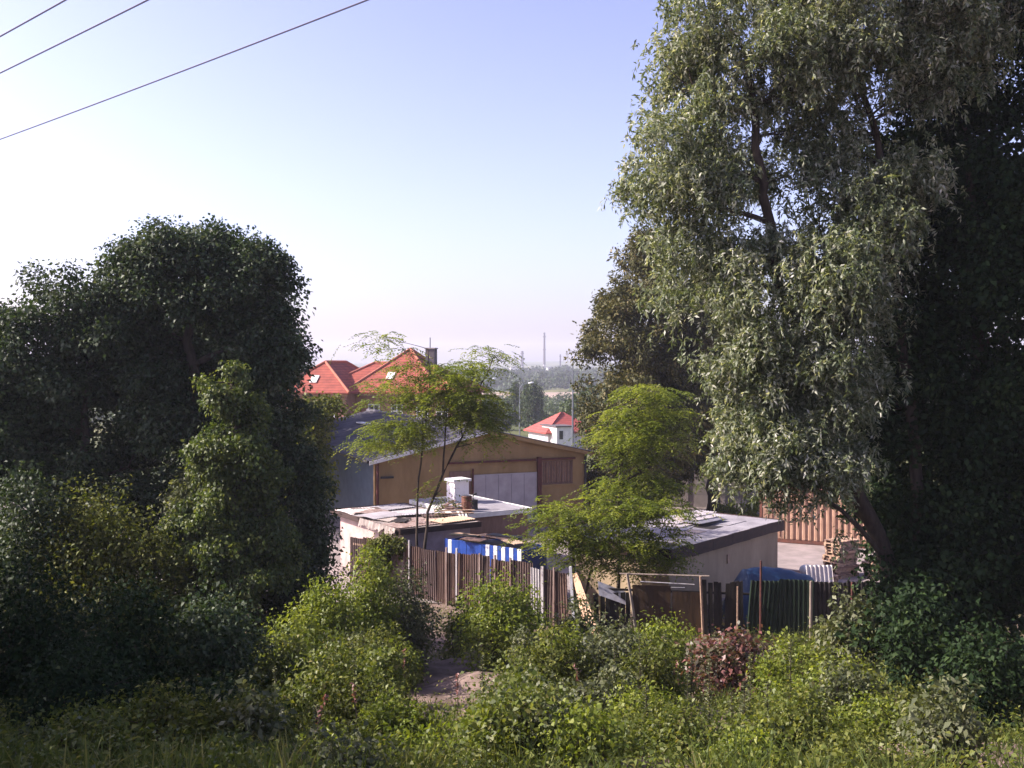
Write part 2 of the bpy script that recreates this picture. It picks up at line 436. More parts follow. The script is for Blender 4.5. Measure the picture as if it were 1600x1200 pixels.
def strands(P, out, per, cr, ln, L, asp, nl=14, hang=.8):
    n = len(P); K = np.repeat(np.arange(n), per); N = n * per
    B = P[K] + R.normal(0, 1, (N, 3)) * cr
    h = unit(R.normal(0, 1, (N, 3)) * A(1, 1, .5) + out[K] * A(.9, .9, .7) + UP * .35)
    l = ln * R.uniform(.5, 1.4, N)
    K2 = np.repeat(np.arange(N), nl); t = np.tile(np.linspace(.05, 1, nl), N) + R.uniform(-.03, .03, N * nl)
    pos = B[K2] + h[K2] * (l[K2] * .62 * (1 - (1 - t) ** 2))[:, None] - UP * (l[K2] * (hang * t ** 1.9))[:, None]
    D = unit(h[K2] * .35 * (1 - t)[:, None] - UP * (.05 + .55 * t)[:, None] + R.normal(0, .55, (N * nl, 3)))
    Nn = unit(h[K2] * .5 + UP * .4 + R.normal(0, .7, (N * nl, 3)))
    ll = L * R.uniform(.7, 1.25, N * nl)
    cv = R.random(n)[K] * .35
    return pos, D, Nn, ll, ll * asp * R.uniform(.8, 1.2, N * nl), cv[K2] + .72 * R.random(N * nl)

def curve(a, b, n=5, wob=.12, lift=.15):
    L = np.linalg.norm(b - a); t = np.linspace(0, 1, n)[:, None]
    mid = (a + b) / 2 + R.normal(0, wob, 3) * L + UP * lift * L
    return (1 - t) ** 2 * a + 2 * t * (1 - t) * mid + t ** 2 * b

def skeleton(g, stems, lobes, P, limb_r, twig_r, sides=6, twigs=160, part=1.0):
    nodes = []; rad = []
    for pts, r0, r1 in stems:
        pts = np.asarray(pts, float)
        seg = np.r_[0, np.cumsum(np.linalg.norm(np.diff(pts, axis=0), axis=1))]
        t = np.linspace(0, seg[-1], max(6, int(seg[-1] / .5)))
        q = np.stack([np.interp(t, seg, pts[:, k]) for k in range(3)], 1)
        q[1:-1] += R.normal(0, r0 * .25, (len(q) - 2, 3))
        rr = r0 + (r1 - r0) * (t / seg[-1]) ** .8
        rr[0] *= 1.25
        g.tube(q, rr, sides + 2)
        nodes.append(q[1:]); rad.append(rr[1:])
    nd = np.vstack(nodes); rd = np.concatenate(rad)
    for l in lobes:
        c = np.asarray(l[0], float)
        dist = np.linalg.norm(nd - c, axis=1) + 2.5 * np.clip(nd[:, 2] - c[2] + .3, 0, None)
        i = int(np.argmin(dist))
        if np.linalg.norm(nd[i] - c) < .25: continue
        q = curve(nd[i], c, 7); r0 = min(limb_r, rd[i] * .75)
        rr = np.linspace(r0, r0 * .3, 7); g.tube(q, rr, sides)
        nd = np.vstack([nd, q[1:]]); rd = np.r_[rd, rr[1:]]
    idx = R.permutation(len(P))[:twigs]
    for k in idx:
        dist = np.linalg.norm(nd - P[k], axis=1) + 1.5 * np.clip(nd[:, 2] - P[k][2], 0, None)
        i = int(np.argmin(dist))
        q = curve(nd[i], nd[i] + (P[k] - nd[i]) * part, 4, .1, .08)
        g.tube(q, np.linspace(min(twig_r, rd[i] * .8), twig_r * .35, 4), 4, cap=False)

def plant(name, label, cat, base, stems, lobes, leafm, style, nclump, per, cr, L, asp, bark=BARK, group=None,
          hollow=.5, limb_r=.12, twig_r=.025, twigs=150, zmin=None, stem_name='trunk', crown_name='crown', sub=0, subr=.4, **kw):
    root = thing(name, label, cat, base, group)
    P, out = clump_points(lobes, nclump, hollow, zmin, sub, subr)
    g = Geo(); skeleton(g, stems, lobes, P, limb_r, twig_r, twigs=twigs)
    g.build(stem_name, bark, root, smooth=True, fix=False)
    f = {'broad': broad, 'frond': fronds, 'strand': strands}[style]
    a = f(P, out, per, cr, *((kw.pop('rach'), L, asp) if style == 'frond' else (kw.pop('ln'), L, asp) if style == 'strand' else (L, asp)), **kw)
    leaf_obj(crown_name, *a, LM[leafm], root)
    return root

def lobe(px, py, d, rx, ry, depth=None, w=1.):
    s = d / 1600
    return (W(px, py, d), A(rx * s, depth if depth else rx * s, ry * s), w)

# ------------------------------------------------------------------ buildings: the yellow warehouse
A0 = A(-6.88, 51.2, 0); U = unit(A(10.98, 4.86, 0)); WID = 12.0; LEN = 22.0; EZ = 4.0; AZ = 5.32
fw = Frame(A0, U)                                  # fw.n points to the camera side
Nf = fw.n
def fpx(px, py):
    q = onplane(px, py, A0, Nf) - A0
    return float(np.dot(q, U)), float(q[2])
wh = thing('warehouse', 'long mustard yellow warehouse with low grey gabled roof and sliding door', 'warehouse', A0 + U * 6)
wx0, wz1 = fpx(845, 720); wx1, wz0 = fpx(895, 755)
def roofz(s): return EZ + (AZ - EZ) * (1 - abs(s - WID / 2) / (WID / 2))
g = Geo()
g.prism(fw, [(0, 0), (6, 0), (6, AZ), (0, EZ)], -.25, 0)
g.prism(fw, [(6, 0), (wx0, 0), (wx0, roofz(wx0)), (6, AZ)], -.25, 0)
g.prism(fw, [(wx0, 0), (wx1, 0), (wx1, wz0), (wx0, wz0)], -.25, 0)
g.prism(fw, [(wx0, wz1), (wx1, wz1), (wx1, roofz(wx1)), (wx0, roofz(wx0))], -.25, 0)
g.prism(fw, [(wx1, 0), (WID, 0), (WID, EZ), (wx1, roofz(wx1))], -.25, 0)
o = g.build('wall', M['mustard'], wh); o['label'] = 'mustard yellow gable wall'
g = Geo(); g.box(fw, 0.02, .22, -LEN, -.26, 0, EZ - .02); o = g.build('wall', M['bluemetal'], wh); o['label'] = 'blue grey side wall'
g = Geo(); g.box(fw, WID - .22, WID - .02, -LEN, -.26, 0, EZ - .02); g.build('wall', M['mustard'], wh)
g = Geo(); g.prism(fw, [(0, 0), (WID, 0), (WID, EZ), (6, AZ), (0, EZ)], -LEN - .25, -LEN - .005); g.build('wall', M['mustard'], wh)
for sgn in (0, 1):
    e0 = fw.p(-.35 if sgn == 0 else WID + .35, .3, EZ - .077 + .06)
    rdg = fw.p(6, .3, AZ + .06)
    b = unit(rdg - e0); lb = np.linalg.norm(rdg - e0); a = -Nf
    nr = unit(np.cross(a, b)); nr = nr if nr[2] > 0 else -nr
    g = Geo(); g.corr(e0, a, LEN + .6, b, lb, nr, .03, .22, .02, 4, 6, .02)
    g.build('roof_slope', M['asbestos'], wh, fix=False)
    g = Geo()                                                         # bargeboard on the gable edge
    bb = Frame(e0, U); q0 = (0, -.06); l = (rdg - e0); hs = float(np.dot(l, U)); hz = l[2]
    g.prism(bb, [(0, -.24), (hs, hz - .24), (hs, hz - .05), (0, -.05)], -.04, .05)
    o = g.build('bargeboard', M['whitep'] if sgn == 0 else M['mustard'], wh)
g = Geo(); g.tube([fw.p(6, .33, AZ + .09), fw.p(6, -LEN - .33, AZ + .09)], .13, 8); g.build('ridge_cap', M['asbestos'], wh)
g = Geo(); q = fpx(545, 652); g.box(Frame(fw.p(3.4, -LEN + 6, 0), U), 0, .5, 0, 2.2, roofz(3.4) + .15, roofz(3.4) + .22); g.build('roof_sheet', M['whitep'], wh)
def facade(name, p0, p1, mat_, o0=.004, o1=.06, parent=None):
    s0, z1 = fpx(*p0); s1, z0 = fpx(*p1)
    g = Geo(); g.box(fw, s0, s1, o0, o1, z0, z1); return g.build(name, mat_, parent or wh)
d_ = facade('sliding_door', (738, 742), (838, 815), M['door'], .03, .09)
for k in range(1, 5):
    s0, z1 = fpx(738 + 20 * k, 742); z1 = fpx(738, 742)[1]; z0 = fpx(838, 815)[1]
    g = Geo(); g.box(fw, s0 - .015, s0 + .015, .09, .10, z0 + .05, z1 - .05); g.build('door_seam', M['felt'], d_)
facade('door', (702, 737), (735, 815), M['brown'], .01, .07)
s0, z0 = fpx(700, 730); s1, z1 = fpx(842, 719)
zr = .5 * (z0 + z1)
g = Geo(); g.box(fw, s0, wx1 + .1, .01, .13, wz1 + .03, wz1 + .13); g.build('door_rail', M['redpaint'], wh)
facade('door_post', (736.5, 732), (739, 810), M['redpaint'], .1, .14)
facade('door_post', (838.5, 714), (844, 806), M['redpaint'], .01, .2)
wdw = Geo(); wdw.box(fw, wx0, wx1, -.14, -.12, wz0, wz1); wd = wdw.build('window', M['glass'], wh)
g = Geo()
for (a, b2, c, d2) in ((wx0, wx1, wz1 - .07, wz1), (wx0, wx1, wz0, wz0 + .07), (wx0, wx0 + .07, wz0 + .07, wz1 - .07), (wx1 - .07, wx1, wz0 + .07, wz1 - .07)):
    g.box(fw, a, b2, -.11, -.03, c, d2)
g.build('window_frame', M['brown'], wd)
g = Geo(); g.corr(fw.p(wx0 + .08, -.105, wz0 + .08), U, wx1 - wx0 - .16, UP, wz1 - wz0 - .16, Nf, .02, .16, .004); g.build('curtain', mat('faded_curtain', (.27, .165, .115), (.2, .12, .085), .9, 3), wd, fix=False)
for k in range(1, 6):
    g = Geo(); s = wx0 + (wx1 - wx0) * k / 6; g.tube([fw.p(s, -.06, wz0 + .03), fw.p(s, -.06, wz1 - .03)], .012, 5); g.build('window_bar', M['redpaint'], wd)
g = Geo(); g.box(fw, wx0 - .08, wx1 + .08, .002, .09, wz0 - .09, wz0 - .01); g.build('window_sill', M['mustard'], wd)
for s in (.12, WID - .12):
    g = Geo(); g.tube([fw.p(s, .09, 0.05), fw.p(s, .09, EZ - .35), fw.p(s, .22, EZ - .12)], .07, 8); g.build('downpipe', M['redpaint'] if s < 1 else M['darkmetal'], wh)
g = Geo(); g.tube([fw.p(-.42, .25, EZ - .1), fw.p(-.42, -LEN - .25, EZ - .14)], .085, 8); g.build('gutter', M['darkmetal'], wh)
g = Geo(); g.tube([fw.p(WID + .42, .25, EZ - .1), fw.p(WID + .42, -LEN - .25, EZ - .14)], .085, 8); g.build('gutter', M['darkmetal'], wh)
g = Geo(); g.box(fw, .3, .95, .01, .16, 3.02, 3.12); g.build('bracket', M['darkmetal'], wh)

# ------------------------------------------------------------------ huts, chimney, striped bin
hu, hv = unit(A(.835, .55, 0)), unit(A(-.55, .835, 0))
def hut(name, label, P2, lu, lv, h, wm, rm, trim, over=.3, fascia=.16):
    root = thing(name, label, 'hut', P2 + hu * lu / 2 + hv * lv / 2)
    f = Frame(P2, hu)                               # f.n points to the camera side, -f.n = hv
    def b(n, *a, m_=wm):
        g = Geo(); g.box(f, *a); return g.build(n, m_, root)
    t = .16
    o1 = b('wall', 0, lu, -t, 0, 0, h)
    b('wall', 0, lu, -lv, -lv + t, 0, h)
    b('wall', 0, t, -lv + t + .002, -t - .002, 0, h); b('wall', lu - t, lu, -lv + t + .002, -t - .002, 0, h)
    b('roof', -over, lu + over, -lv - over, over, h + .004, h + fascia, m_=rm)
    e = over + .03
    for a in ((-e, lu + e, over + .003, e + .01, h - .03, h + fascia + .03), (-e, lu + e, -lv - e - .01, -lv - over - .003, h - .03, h + fascia + .03),
              (-e - .01, -over - .003, -lv - over, over, h - .03, h + fascia + .03), (lu + over + .003, lu + e + .01, -lv - over, over, h - .03, h + fascia + .03)):
        b('roof_edge', *a, m_=trim)
    return root, f
P2 = A(-4.2, 39.6, 0)
h1, f1 = hut('low_hut', 'low hut with pinkish lit wall and ragged patched flat roof behind the rusty fence', P2, 3.0, 6.0, 2.25, M['hutwall'], M['feltd'], M['fascia'])
for k, (s, o, l, w_, an, mm) in enumerate([(-.25, .1, 2.2, 1.3, .1, 'rustC'), (.9, -.5, 1.7, 1.5, -.2, 'rustC'), (1.6, .15, 1.8, 1.1, .15, 'woodp'), (-.2, -2.2, 1.6, 1.4, .25, 'felt'),
                                           (1.2, -2.4, 1.9, 1.3, -.1, 'zinc'), (-.3, -4.2, 1.5, 1.6, .05, 'sheetw'), (1.3, -4.4, 1.8, 1.4, .2, 'felt'), (.3, -3.4, 1.3, 1.1, .5, 'rustC'), (.5, -.9, 1.0, .6, .8, 'darksh'), (1.7, -1.6, 1.2, .7, -.4, 'rustA'), (.1, -1.6, .9, .8, .3, 'feltd'), (1.0, -3.3, 1.1, .5, .1, 'darksh'), (.2, -5.0, 1.2, .7, -.2, 'rustB')]):
    a = unit(hu * cos(an) + hv * sin(an)); b = unit(-hu * sin(an) + hv * cos(an))
    O = f1.p(s, o, 2.45 + .018 * (k % 5))
    g = Geo(); g.corr(O - b * w_ * .0, a, l, b, w_, UP, .012, .13, .008, 4, 3, R.uniform(-.05, .02), rag=.02)
    g.build('roof_sheet', M[mm], h1, fix=False)
# ragged front overhang hanging down over the wall
g = Geo(); g.corr(f1.p(-.45, .18, 2.47), hv, 3.2, unit(-hu * .25 - UP * .9), .28, -hu, .02, .3, .01, 4, 1, rag=.09); g.build('torn_felt', M['feltd'], h1, fix=False)
Q2 = A(-1.75, 42.6, 0)
h2, f2 = hut('low_hut', 'low hut with smooth grey flat roof and white roof edge beside the junk', Q2, 2.9, 5.0, 2.4, M['brown'], M['felt'], M['whitep'], .12, .14)
ch = thing('chimney_stack', 'square whitewashed chimney block standing on the grey flat roof', 'chimney', f2.p(1.4, -3.4, 2.55))
cf = Frame(f2.p(1.05, -3.1, 2.545), hu)
g = Geo(); g.box(cf, 0, .75, -.7, 0, 0, .95); g.build('shaft', mat('whitewash', (.80, .76, .74), (.55, .47, .43), .9, 4, .3, lo=.25, hi=.45), ch)
g = Geo(); g.box(cf, -.09, .84, -.79, .09, .953, 1.06); g.build('cap_slab', M['whitep'], ch)
# barrel and planks piled between the two roofs
bz = 2.545
bl = thing('oil_drum', 'rusty oil drum among the planks on the hut roofs', 'drum', f2.p(-.02, -.7, bz))
g = Geo(); zz = [0, .02, .28, .3, .32, .56, .58, .6, .86, .88]; rr = [.27, .285, .285, .3, .285, .285, .3, .285, .285, .27]
g.tube([f2.p(.2, -.6, bz + z * .75) for z in zz], np.array(rr) * .8, 14); g.build('body', M['barrel'], bl, smooth=False)
g = Geo(); g.tube([f2.p(.2, -.6, bz + .66), f2.p(.2, -.6, bz + .675)], .2, 14); g.build('lid', M['darkmetal'], bl)
bxg = thing('metal_stove', 'small dark metal stove with bent pipe on the junk heap', 'stove', f2.p(.65, -.9, bz))
g = Geo(); g.box(f2, .5, .9, -1.25, -.85, bz, bz + .42); g.build('body', M['darkmetal'], bxg)
g = Geo(); g.tube([f2.p(.75, -1.0, bz + .42), f2.p(.75, -1.0, bz + .62), f2.p(.9, -.95, bz + .68)], .05, 8); g.build('pipe', M['darkmetal'], bxg)
for k in range(7):
    a = f2.p(-.75 + .1 * k, -.2 - .25 * k, 2.57 + .055 * (k % 3) + .02 * k); an = -.5 + .23 * k + R.normal(0, .1)
    dd = unit(hu * cos(an) + hv * sin(an)); pf = Frame(a, dd)
    g = Geo(); g.box(pf, -.7, .9 + .1 * (k % 3), -.07, .07, 0, .035)
    o = g.build('plank', M[('wood', 'woodp', 'brown')[k % 3]], None, loc=a)
    tag(o, 'weathered loose plank in the junk heap between the hut roofs', 'plank', 'planks heaped between the hut roofs')

su = unit(A(2.95, -2.3, 0)); bn0 = A(-2.55, 39.0, 0)
fb = Frame(bn0, su); SL = 3.7
sb = thing('striped_bin', 'blue and white striped slatted bin topped with scrap boards', 'bin', bn0 + su * SL / 2)
for k in range(20):
    g = Geo(); s = k * SL / 20; hgt = 2.12 + R.normal(0, .01)
    g.box(fb, s + .006, s + SL / 20 - .006, 0 + .008 * (k % 2), .05 + .008 * (k % 2), .35, hgt)
    o = g.build('slat', M['blue'] if (k % 2 == 0 or k in (3, 5, 7, 9)) else M['stripe'], sb)
for s0, s1, o0, o1 in ((0, .06, -1.5, -.005), (SL - .06, SL, -1.5, -.005), (.061, SL - .061, -1.5, -1.44)):
    g = Geo(); g.box(fb, s0, s1, o0, o1, .1, 2.05); g.build('side_panel', M['blue'], sb)
g = Geo(); g.box(fb, .07, SL - .07, -1.43, -.006, 1.95, 2.0); g.build('lid', M['darksh'], sb)
for s in (.1, SL - .1):
    for o_ in (-1.35, -.1):
        g = Geo(); g.box(fb, s - .04, s + .04, o_ - .04, o_ + .04, 0, 1.94); g.build('leg', M['darkmetal'], sb)
for k in range(9):
    an = R.normal(0, .3); s = R.uniform(.3, SL - .5); o_ = R.uniform(-1.2, .0)
    dd = unit(su * cos(an) + hu * sin(an)); pf = Frame(fb.p(s, o_, 2.13 + .04 * (k % 4)), dd)
    l = R.uniform(.5, 1.1); w_ = R.uniform(.09, .26)
    g = Geo(); g.box(pf, -l, l * .7, -w_, w_, 0, .03)
    o = g.build('scrap_board', M[('wood', 'woodp', 'brown', 'darksh', 'woodp', 'woodd')[k % 6]], None, loc=pf.O)
    tag(o, 'scrap board lying on top of the blue striped bin', 'board', 'scrap boards on the striped bin')

# ------------------------------------------------------------------ beige flat-roofed box building
BN = A(5.44, 35.3, 0); bu = unit(A(.643, .766, 0)); bv = A(-bu[1], bu[0], 0)
fx = Frame(BN, bu); BL, BD, BH = 8.45, 4.0, 2.05
bx = thing('garage', 'beige rendered flat-roofed garage with dark rusty fascia', 'garage', BN + bu * 4 + bv * 2)
for a in ((0, BL, -.2, 0), (0, BL, -BD, -BD + .2), (0, .2, -BD + .202, -.202), (BL - .2, BL, -BD + .202, -.202)):
    g = Geo(); g.box(fx, *a, -.2, BH); g.build('wall', M['boxwall'], bx)
g = Geo(); g.box(fx, -.15, BL + .15, -BD - .15, .15, BH + .004, BH + .33); g.build('roof', M['felt'], bx)
for k in range(6):
    s0 = -.2 + (BL + .4) * k / 6; s1 = -.2 + (BL + .4) * (k + 1) / 6 - .008; dz = R.normal(0, .018, 2); o_ = R.uniform(0, .012)
    g = Geo(); g.prism(fx, [(s0, BH - .06 + dz[0]), (s1, BH - .06 + dz[1]), (s1, BH + .35 + dz[1] * .7), (s0, BH + .35 + dz[0] * .7)], .154 + o_, .19 + o_); g.build('fascia', M['fascia'], bx)
for k in range(9):
    a0 = R.uniform(.2, BL - 2); o0 = R.uniform(-BD + .3, -1.2)
    g = Geo(); g.box(fx, a0, a0 + R.uniform(.7, 1.7), o0, o0 + R.uniform(.5, 1.1), BH + .331 + .004 * k, BH + .335 + .004 * k); g.build('felt_patch', M[('darksh', 'felt', 'feltd')[k % 3]], bx)
for a in ((-.2, BL + .2, -BD - .2, -BD - .154), (-.2, -.154, -BD - .15, .15), (BL + .154, BL + .2, -BD - .15, .15)):
    g = Geo(); g.box(fx, *a, BH - .06, BH + .36); g.build('fascia', M['fascia'], bx)
g = Geo(); s_, z_ = [float(v) for v in (np.dot(onplane(1137, 873, BN, fx.n) - BN, bu), onplane(1137, 873, BN, fx.n)[2])]
g.box(fx, s_ - .07, s_ + .07, .003, .05, z_ - .17, z_ + .17); g.build('vent_plate', M['woodp'], bx)
for k in range(6):
    an = R.normal(0, .07) + .05
    a = unit(bu * cos(an) + bv * sin(an)); b = unit(-bu * sin(an) + bv * cos(an))
    O = fx.p(3.6 + .42 * k, -1.5 - .42 * (k % 3), BH + .36 + .04 * k)
    g = Geo(); g.corr(O, b, .95, a, 1.9, UP, .014, .12, .007, 4, 2, .01)
    o = g.build('corrugated_sheet', M['sheetw' if k % 3 else 'zinc'], None, loc=O, fix=False)
    tag(o, 'loose pale corrugated sheet lying on the garage roof', 'metal sheet', 'corrugated sheets on the garage roof')

# ------------------------------------------------------------------ rusty corrugated fence (behind the shrubs)
FA, FB = A(-6.5, 40.9, 0), A(1.85, 33.7, 0)
fu = unit(FB - FA); FLn = np.linalg.norm(FB - FA); ff = Frame(FA, fu)
fe = thing('corrugated_fence', 'leaning rust brown corrugated metal fence on the shrubby bank', 'fence', (FA + FB) / 2)
s = 0; k = 0
kinds = ['rustB', 'rustA', 'rustB', 'rustC', 'rustA', 'rustB', 'rustA', 'rustA', 'rustB', 'rustA', 'rustB', 'zinc', 'rustB', 'rustA', 'rustB']
while s < FLn - .3:
    w_ = min(R.uniform(.72, .98), FLn - s)
    if kinds[k % 15] == 'zinc': w_ = .34
    zt = 2.0 + R.normal(0, .05) + .05 * sin(s); lean = R.normal(0, .02)
    O = ff.p(s, .012 * (k % 2) + R.uniform(0, .015), float(G(*ff.p(s, 0, 0)[:2])) - .05)
    g = Geo(); g.corr(O, fu, w_ + .05, unit(UP + fu * lean + ff.n * R.normal(.0, .015)), zt, ff.n, .016, .11, .006, 6, 3, R.normal(0, .02), rag=.012)
    g.build('corrugated_sheet', M[kinds[k % 15]], fe, fix=False)
    s += w_; k += 1
for px in (642, 700, 716, 752, 776, 800, 850, 868):
    q = onplane(px, 870, FA, ff.n); s = float(np.dot(q - FA, fu))
    g = Geo(); hh = 2.0 + R.uniform(-.05, .14); w_ = .03 if px != 850 else .055
    g.box(ff, s - w_, s + w_, .055, .11, -.1, hh); g.build('post', M['zinc' if px in (642, 716, 850) else 'rustC'], fe)
g = Geo(); g.box(ff, .1, FLn - .1, -.09, -.04, 1.55, 1.63); g.build('rail', M['wood'], fe)
g = Geo(); g.box(ff, .1, FLn - .1, -.09, -.04, .45, .53); g.build('rail', M['wood'], fe)

# leaning boards where the two fences meet
for i, (p0, p1, p2, p3, d, mm, lab, nm) in enumerate([
        ((894, 897), (902, 895), (922, 950), (906, 952), 33.2, 'peach', 'peach coloured board leaning at the corner of the rusty fence', 'leaning_board'),
        ((889, 886), (893, 885), (897, 948), (893, 949), 33.0, 'whitep', 'narrow white stake beside the peach leaning board', 'stake'),
        ((934, 908), (978, 925), (978, 945), (936, 930), 33.1, 'zinc', 'grey metal sheet sagging beside the brown plywood fence', 'metal_sheet')]):
    P = [W(*p, d + dd) for p, dd in zip((p0, p1, p2, p3), (.6, .45, -.35, .1) if i == 0 else (.25, .25, -.1, -.1))]
    lowz = min(p[2] for p in P)
    if nm != 'metal_sheet':
        ex = lowz - float(G(P[2][0], P[2][1])) + .1
        for j in (2, 3): P[j] = P[j] + (P[j] - P[3 - j]) * ex / max(.3, (P[3 - j] - P[j])[2])
    nn = A(0, .04, 0)
    g = Geo(); g.add(P + [p + nn for p in P], [(0, 1, 2, 3), (7, 6, 5, 4), (0, 4, 5, 1), (1, 5, 6, 2), (2, 6, 7, 3), (3, 7, 4, 0)])
    tag(g.build(nm, M[mm], None, loc=P[2]), lab, nm.split('_')[-1])

# ------------------------------------------------------------------ dark patchwork fence
KA, KB = A(2.75, 33.3, 0), A(13.4, 31.6, 0)
ku = unit(KB - KA); kf = Frame(KA, ku)
kz = -.12
de = thing('patchwork_fence', 'dark patchwork fence of tarred boards, brown plywood and green sheet', 'fence', (KA + KB) / 2)
def ks(px): return float(np.dot(onplane(px, 950, KA, kf.n) - KA, ku))
def slat_run(p0, p1, mm, z1, w_=.16, jag=.07):
    s0, s1 = ks(p0), ks(p1); n = max(1, int((s1 - s0) / w_))
    for i in range(n):
        g = Geo(); a = s0 + (s1 - s0) * i / n; b = s0 + (s1 - s0) * (i + 1) / n
        ln_ = R.normal(0, .035); zt = z1 + R.normal(0, jag); o_ = R.uniform(0, .02)
        g.prism(kf, [(a + .006, kz), (b - .006, kz), (b - .006 + ln_, zt + R.normal(0, .03)), (a + .006 + ln_, zt)], o_, o_ + .03)
        g.build('board', M[mm], de)
def sheet_run(p0, p1, mm, z1, wl=.14, amp=.03):
    s0, s1 = ks(p0), ks(p1); n = max(1, round((s1 - s0) / .9)); w_ = (s1 - s0) / n
    for i in range(n):
        O = kf.p(s0 + w_ * i, .03 + .012 * (i % 2), kz)
        g = Geo(); g.corr(O, ku, w_ + .03, unit(UP + ku * R.normal(0, .03)), z1 - kz + R.normal(0, .05), kf.n, amp, wl, .006, 6, 1, rag=.01); g.build('corrugated_sheet', M[mm], de, fix=False)
slat_run(930, 985, 'woodd', 1.35)
s0, s1 = ks(988), ks(1048)
g = Geo(); g.box(kf, s0, s1, 0, .02, kz, 1.62); g.build('plywood_panel', M['brownply'], de)
s0, s1 = ks(1050), ks(1097)
g = Geo(); g.box(kf, s0, s1, .005, .025, kz, 1.45); g.build('plywood_panel', M['brownply'], de)
slat_run(1099, 1163, 'woodd', 1.83)
sheet_run(1165, 1270, 'greensh', 1.90)
sheet_run(1272, 1430, 'darksh', 1.92)
g = Geo(); g.tube([kf.p(ks(968), .06, 1.98), kf.p(ks(1108), .06, 1.99)], .028, 6); g.build('rail', M['lightpost'], de)
g = Geo(); g.tube([kf.p(ks(1000), -.05, 1.72), kf.p(ks(1085), -.05, 1.68)], .02, 6); g.build('rail', M['zinc'], de)
g = Geo(); g.tube([kf.p(ks(1000), -.05, 1.55), kf.p(ks(1070), -.05, 1.57)], .015, 6); g.build('rail', M['zinc'], de)
for p0, p1, r, mm, z1 in ((980, 996, .05, 'lightpost', 2.0), (1094, 1099, .045, 'wood', 1.98), (1188, 1188, .04, 'rustpole', 2.55), (1266, 1266, .05, 'lightpost', 1.95), (1330, 1330, .04, 'rustpole', 1.95), (1152, 1152, .03, 'wood', 1.7)):
    g = Geo(); g.tube([kf.p(ks(p1), .12, kz - .1), kf.p((ks(p0) + ks(p1)) / 2, .12, 1.0), kf.p(ks(p0), .12, z1)], [r, r, r * .85], 7); g.build('post', M[mm], de)
for z in (.3, 1.4):
    g = Geo(); g.box(kf, ks(932), ks(1425), -.08, -.03, z, z + .07); g.build('rail', M['woodd'], de)

# ------------------------------------------------------------------ yard things
# tarpaulin heap
ta, tb = A(7.35, 34.9, 0), A(10.4, 35.3, 0)
g = Geo(); nu, nv = 40, 18; V = []
for j in range(nv + 1):
    for i in range(nu + 1):
        a = i / nu; q = j / nv
        prof = np.interp(a, [0, .06, .2, .4, .7, 1], [0, 1.2, 1.8, 1.85, 1.72, 1.5]) * (1 if 0 < a < 1 else 0)
        h = prof * max(0, sin(pi * q)) ** .45
        fold = .02 * sin(a * 9 + q * 5) * sin(pi * q) + .012 * sin(a * 41 - q * 9) * sin(pi * q)
        p = ta + (tb - ta) * a + A(-.13, .99, 0) * (q - .5) * 1.7
        V.append(p + UP * (max(0, h + fold * (h > .05)) - .03))
F = [(j * (nu + 1) + i, j * (nu + 1) + i + 1, (j + 1) * (nu + 1) + i + 1, (j + 1) * (nu + 1) + i) for j in range(nv) for i in range(nu)]
i0 = [i for i in range(nu + 1)]
g.add(V, F)
tag(g.build('tarpaulin_heap', M['tarp'], None, loc=(ta + tb) / 2, smooth=True), 'long heap covered with a dark blue tarpaulin behind the fence', 'tarpaulin')
# shipping container
CC = A(X(1188, 50.6), 50.6, 0); cu = unit(A(.9, -.43, 0)); fc = Frame(CC, cu)
ct = thing('shipping_container', 'orange rusty shipping container with vertical ribs in the yard', 'container', CC + cu * 3 - fc.n * 1.2)
CLn, CWd, CH = 6.06, 2.44, 2.7
g = Geo(); g.corr(fc.p(1.25, -.05, .2), cu, CLn - 1.4, UP, CH - .38, fc.n, .028, .28, .01, 6, 1, square=True); g.build('ribbed_side', M['contain'], ct, fix=False)
g = Geo(); g.box(fc, .14, .42, -.06, -.02, .2, CH - .17); g.build('door_leaf', M['contain'], ct)
g = Geo(); g.box(fc, .47, 1.2, -.06, -.02, .2, CH - .17); dl = g.build('door_leaf', M['contain'], ct)
for s in (.62, 1.0):
    g = Geo(); g.tube([fc.p(s, .0, .3), fc.p(s, .0, CH - .25)], .018, 6); g.build('lock_bar', M['contf'], dl)
g = Geo(); g.corr(fc.p(.1, -CWd + .05, .2), cu, CLn - .2, UP, CH - .38, fc.n, .028, .28, .01, 6, 1, square=True); g.build('ribbed_side', M['contain'], ct, fix=False)
for s in (.05, CLn - .09):
    g = Geo(); g.box(fc, s, s + .03, -CWd + .12, -.12, .18, CH - .14); g.build('end_wall', M['contain'], ct)
g = Geo(); g.box(fc, .1, CLn - .1, -CWd + .08, -.08, CH - .1, CH - .05); g.build('roof', M['contf'], ct)
for o_ in (-.12, -CWd):
    for z0, z1 in ((0.02, .18), (CH - .16, CH)):
        g = Geo(); g.box(fc, .12, CLn - .12, o_, o_ + .12, z0, z1); g.build('frame_rail', M['contf'], ct)
for s in (0, CLn - .12):
    for o_ in (-.12, -CWd):
        g = Geo(); g.box(fc, s, s + .12, o_, o_ + .12, 0, CH + .005); g.build('corner_post', M['contf'], ct)
    for z0, z1 in ((.02, .16), (CH - .13, CH - .01)):
        g = Geo(); g.box(fc, s, s + .12, -CWd + .12, -.12, z0, z1); g.build('frame_rail', M['contf'], ct)
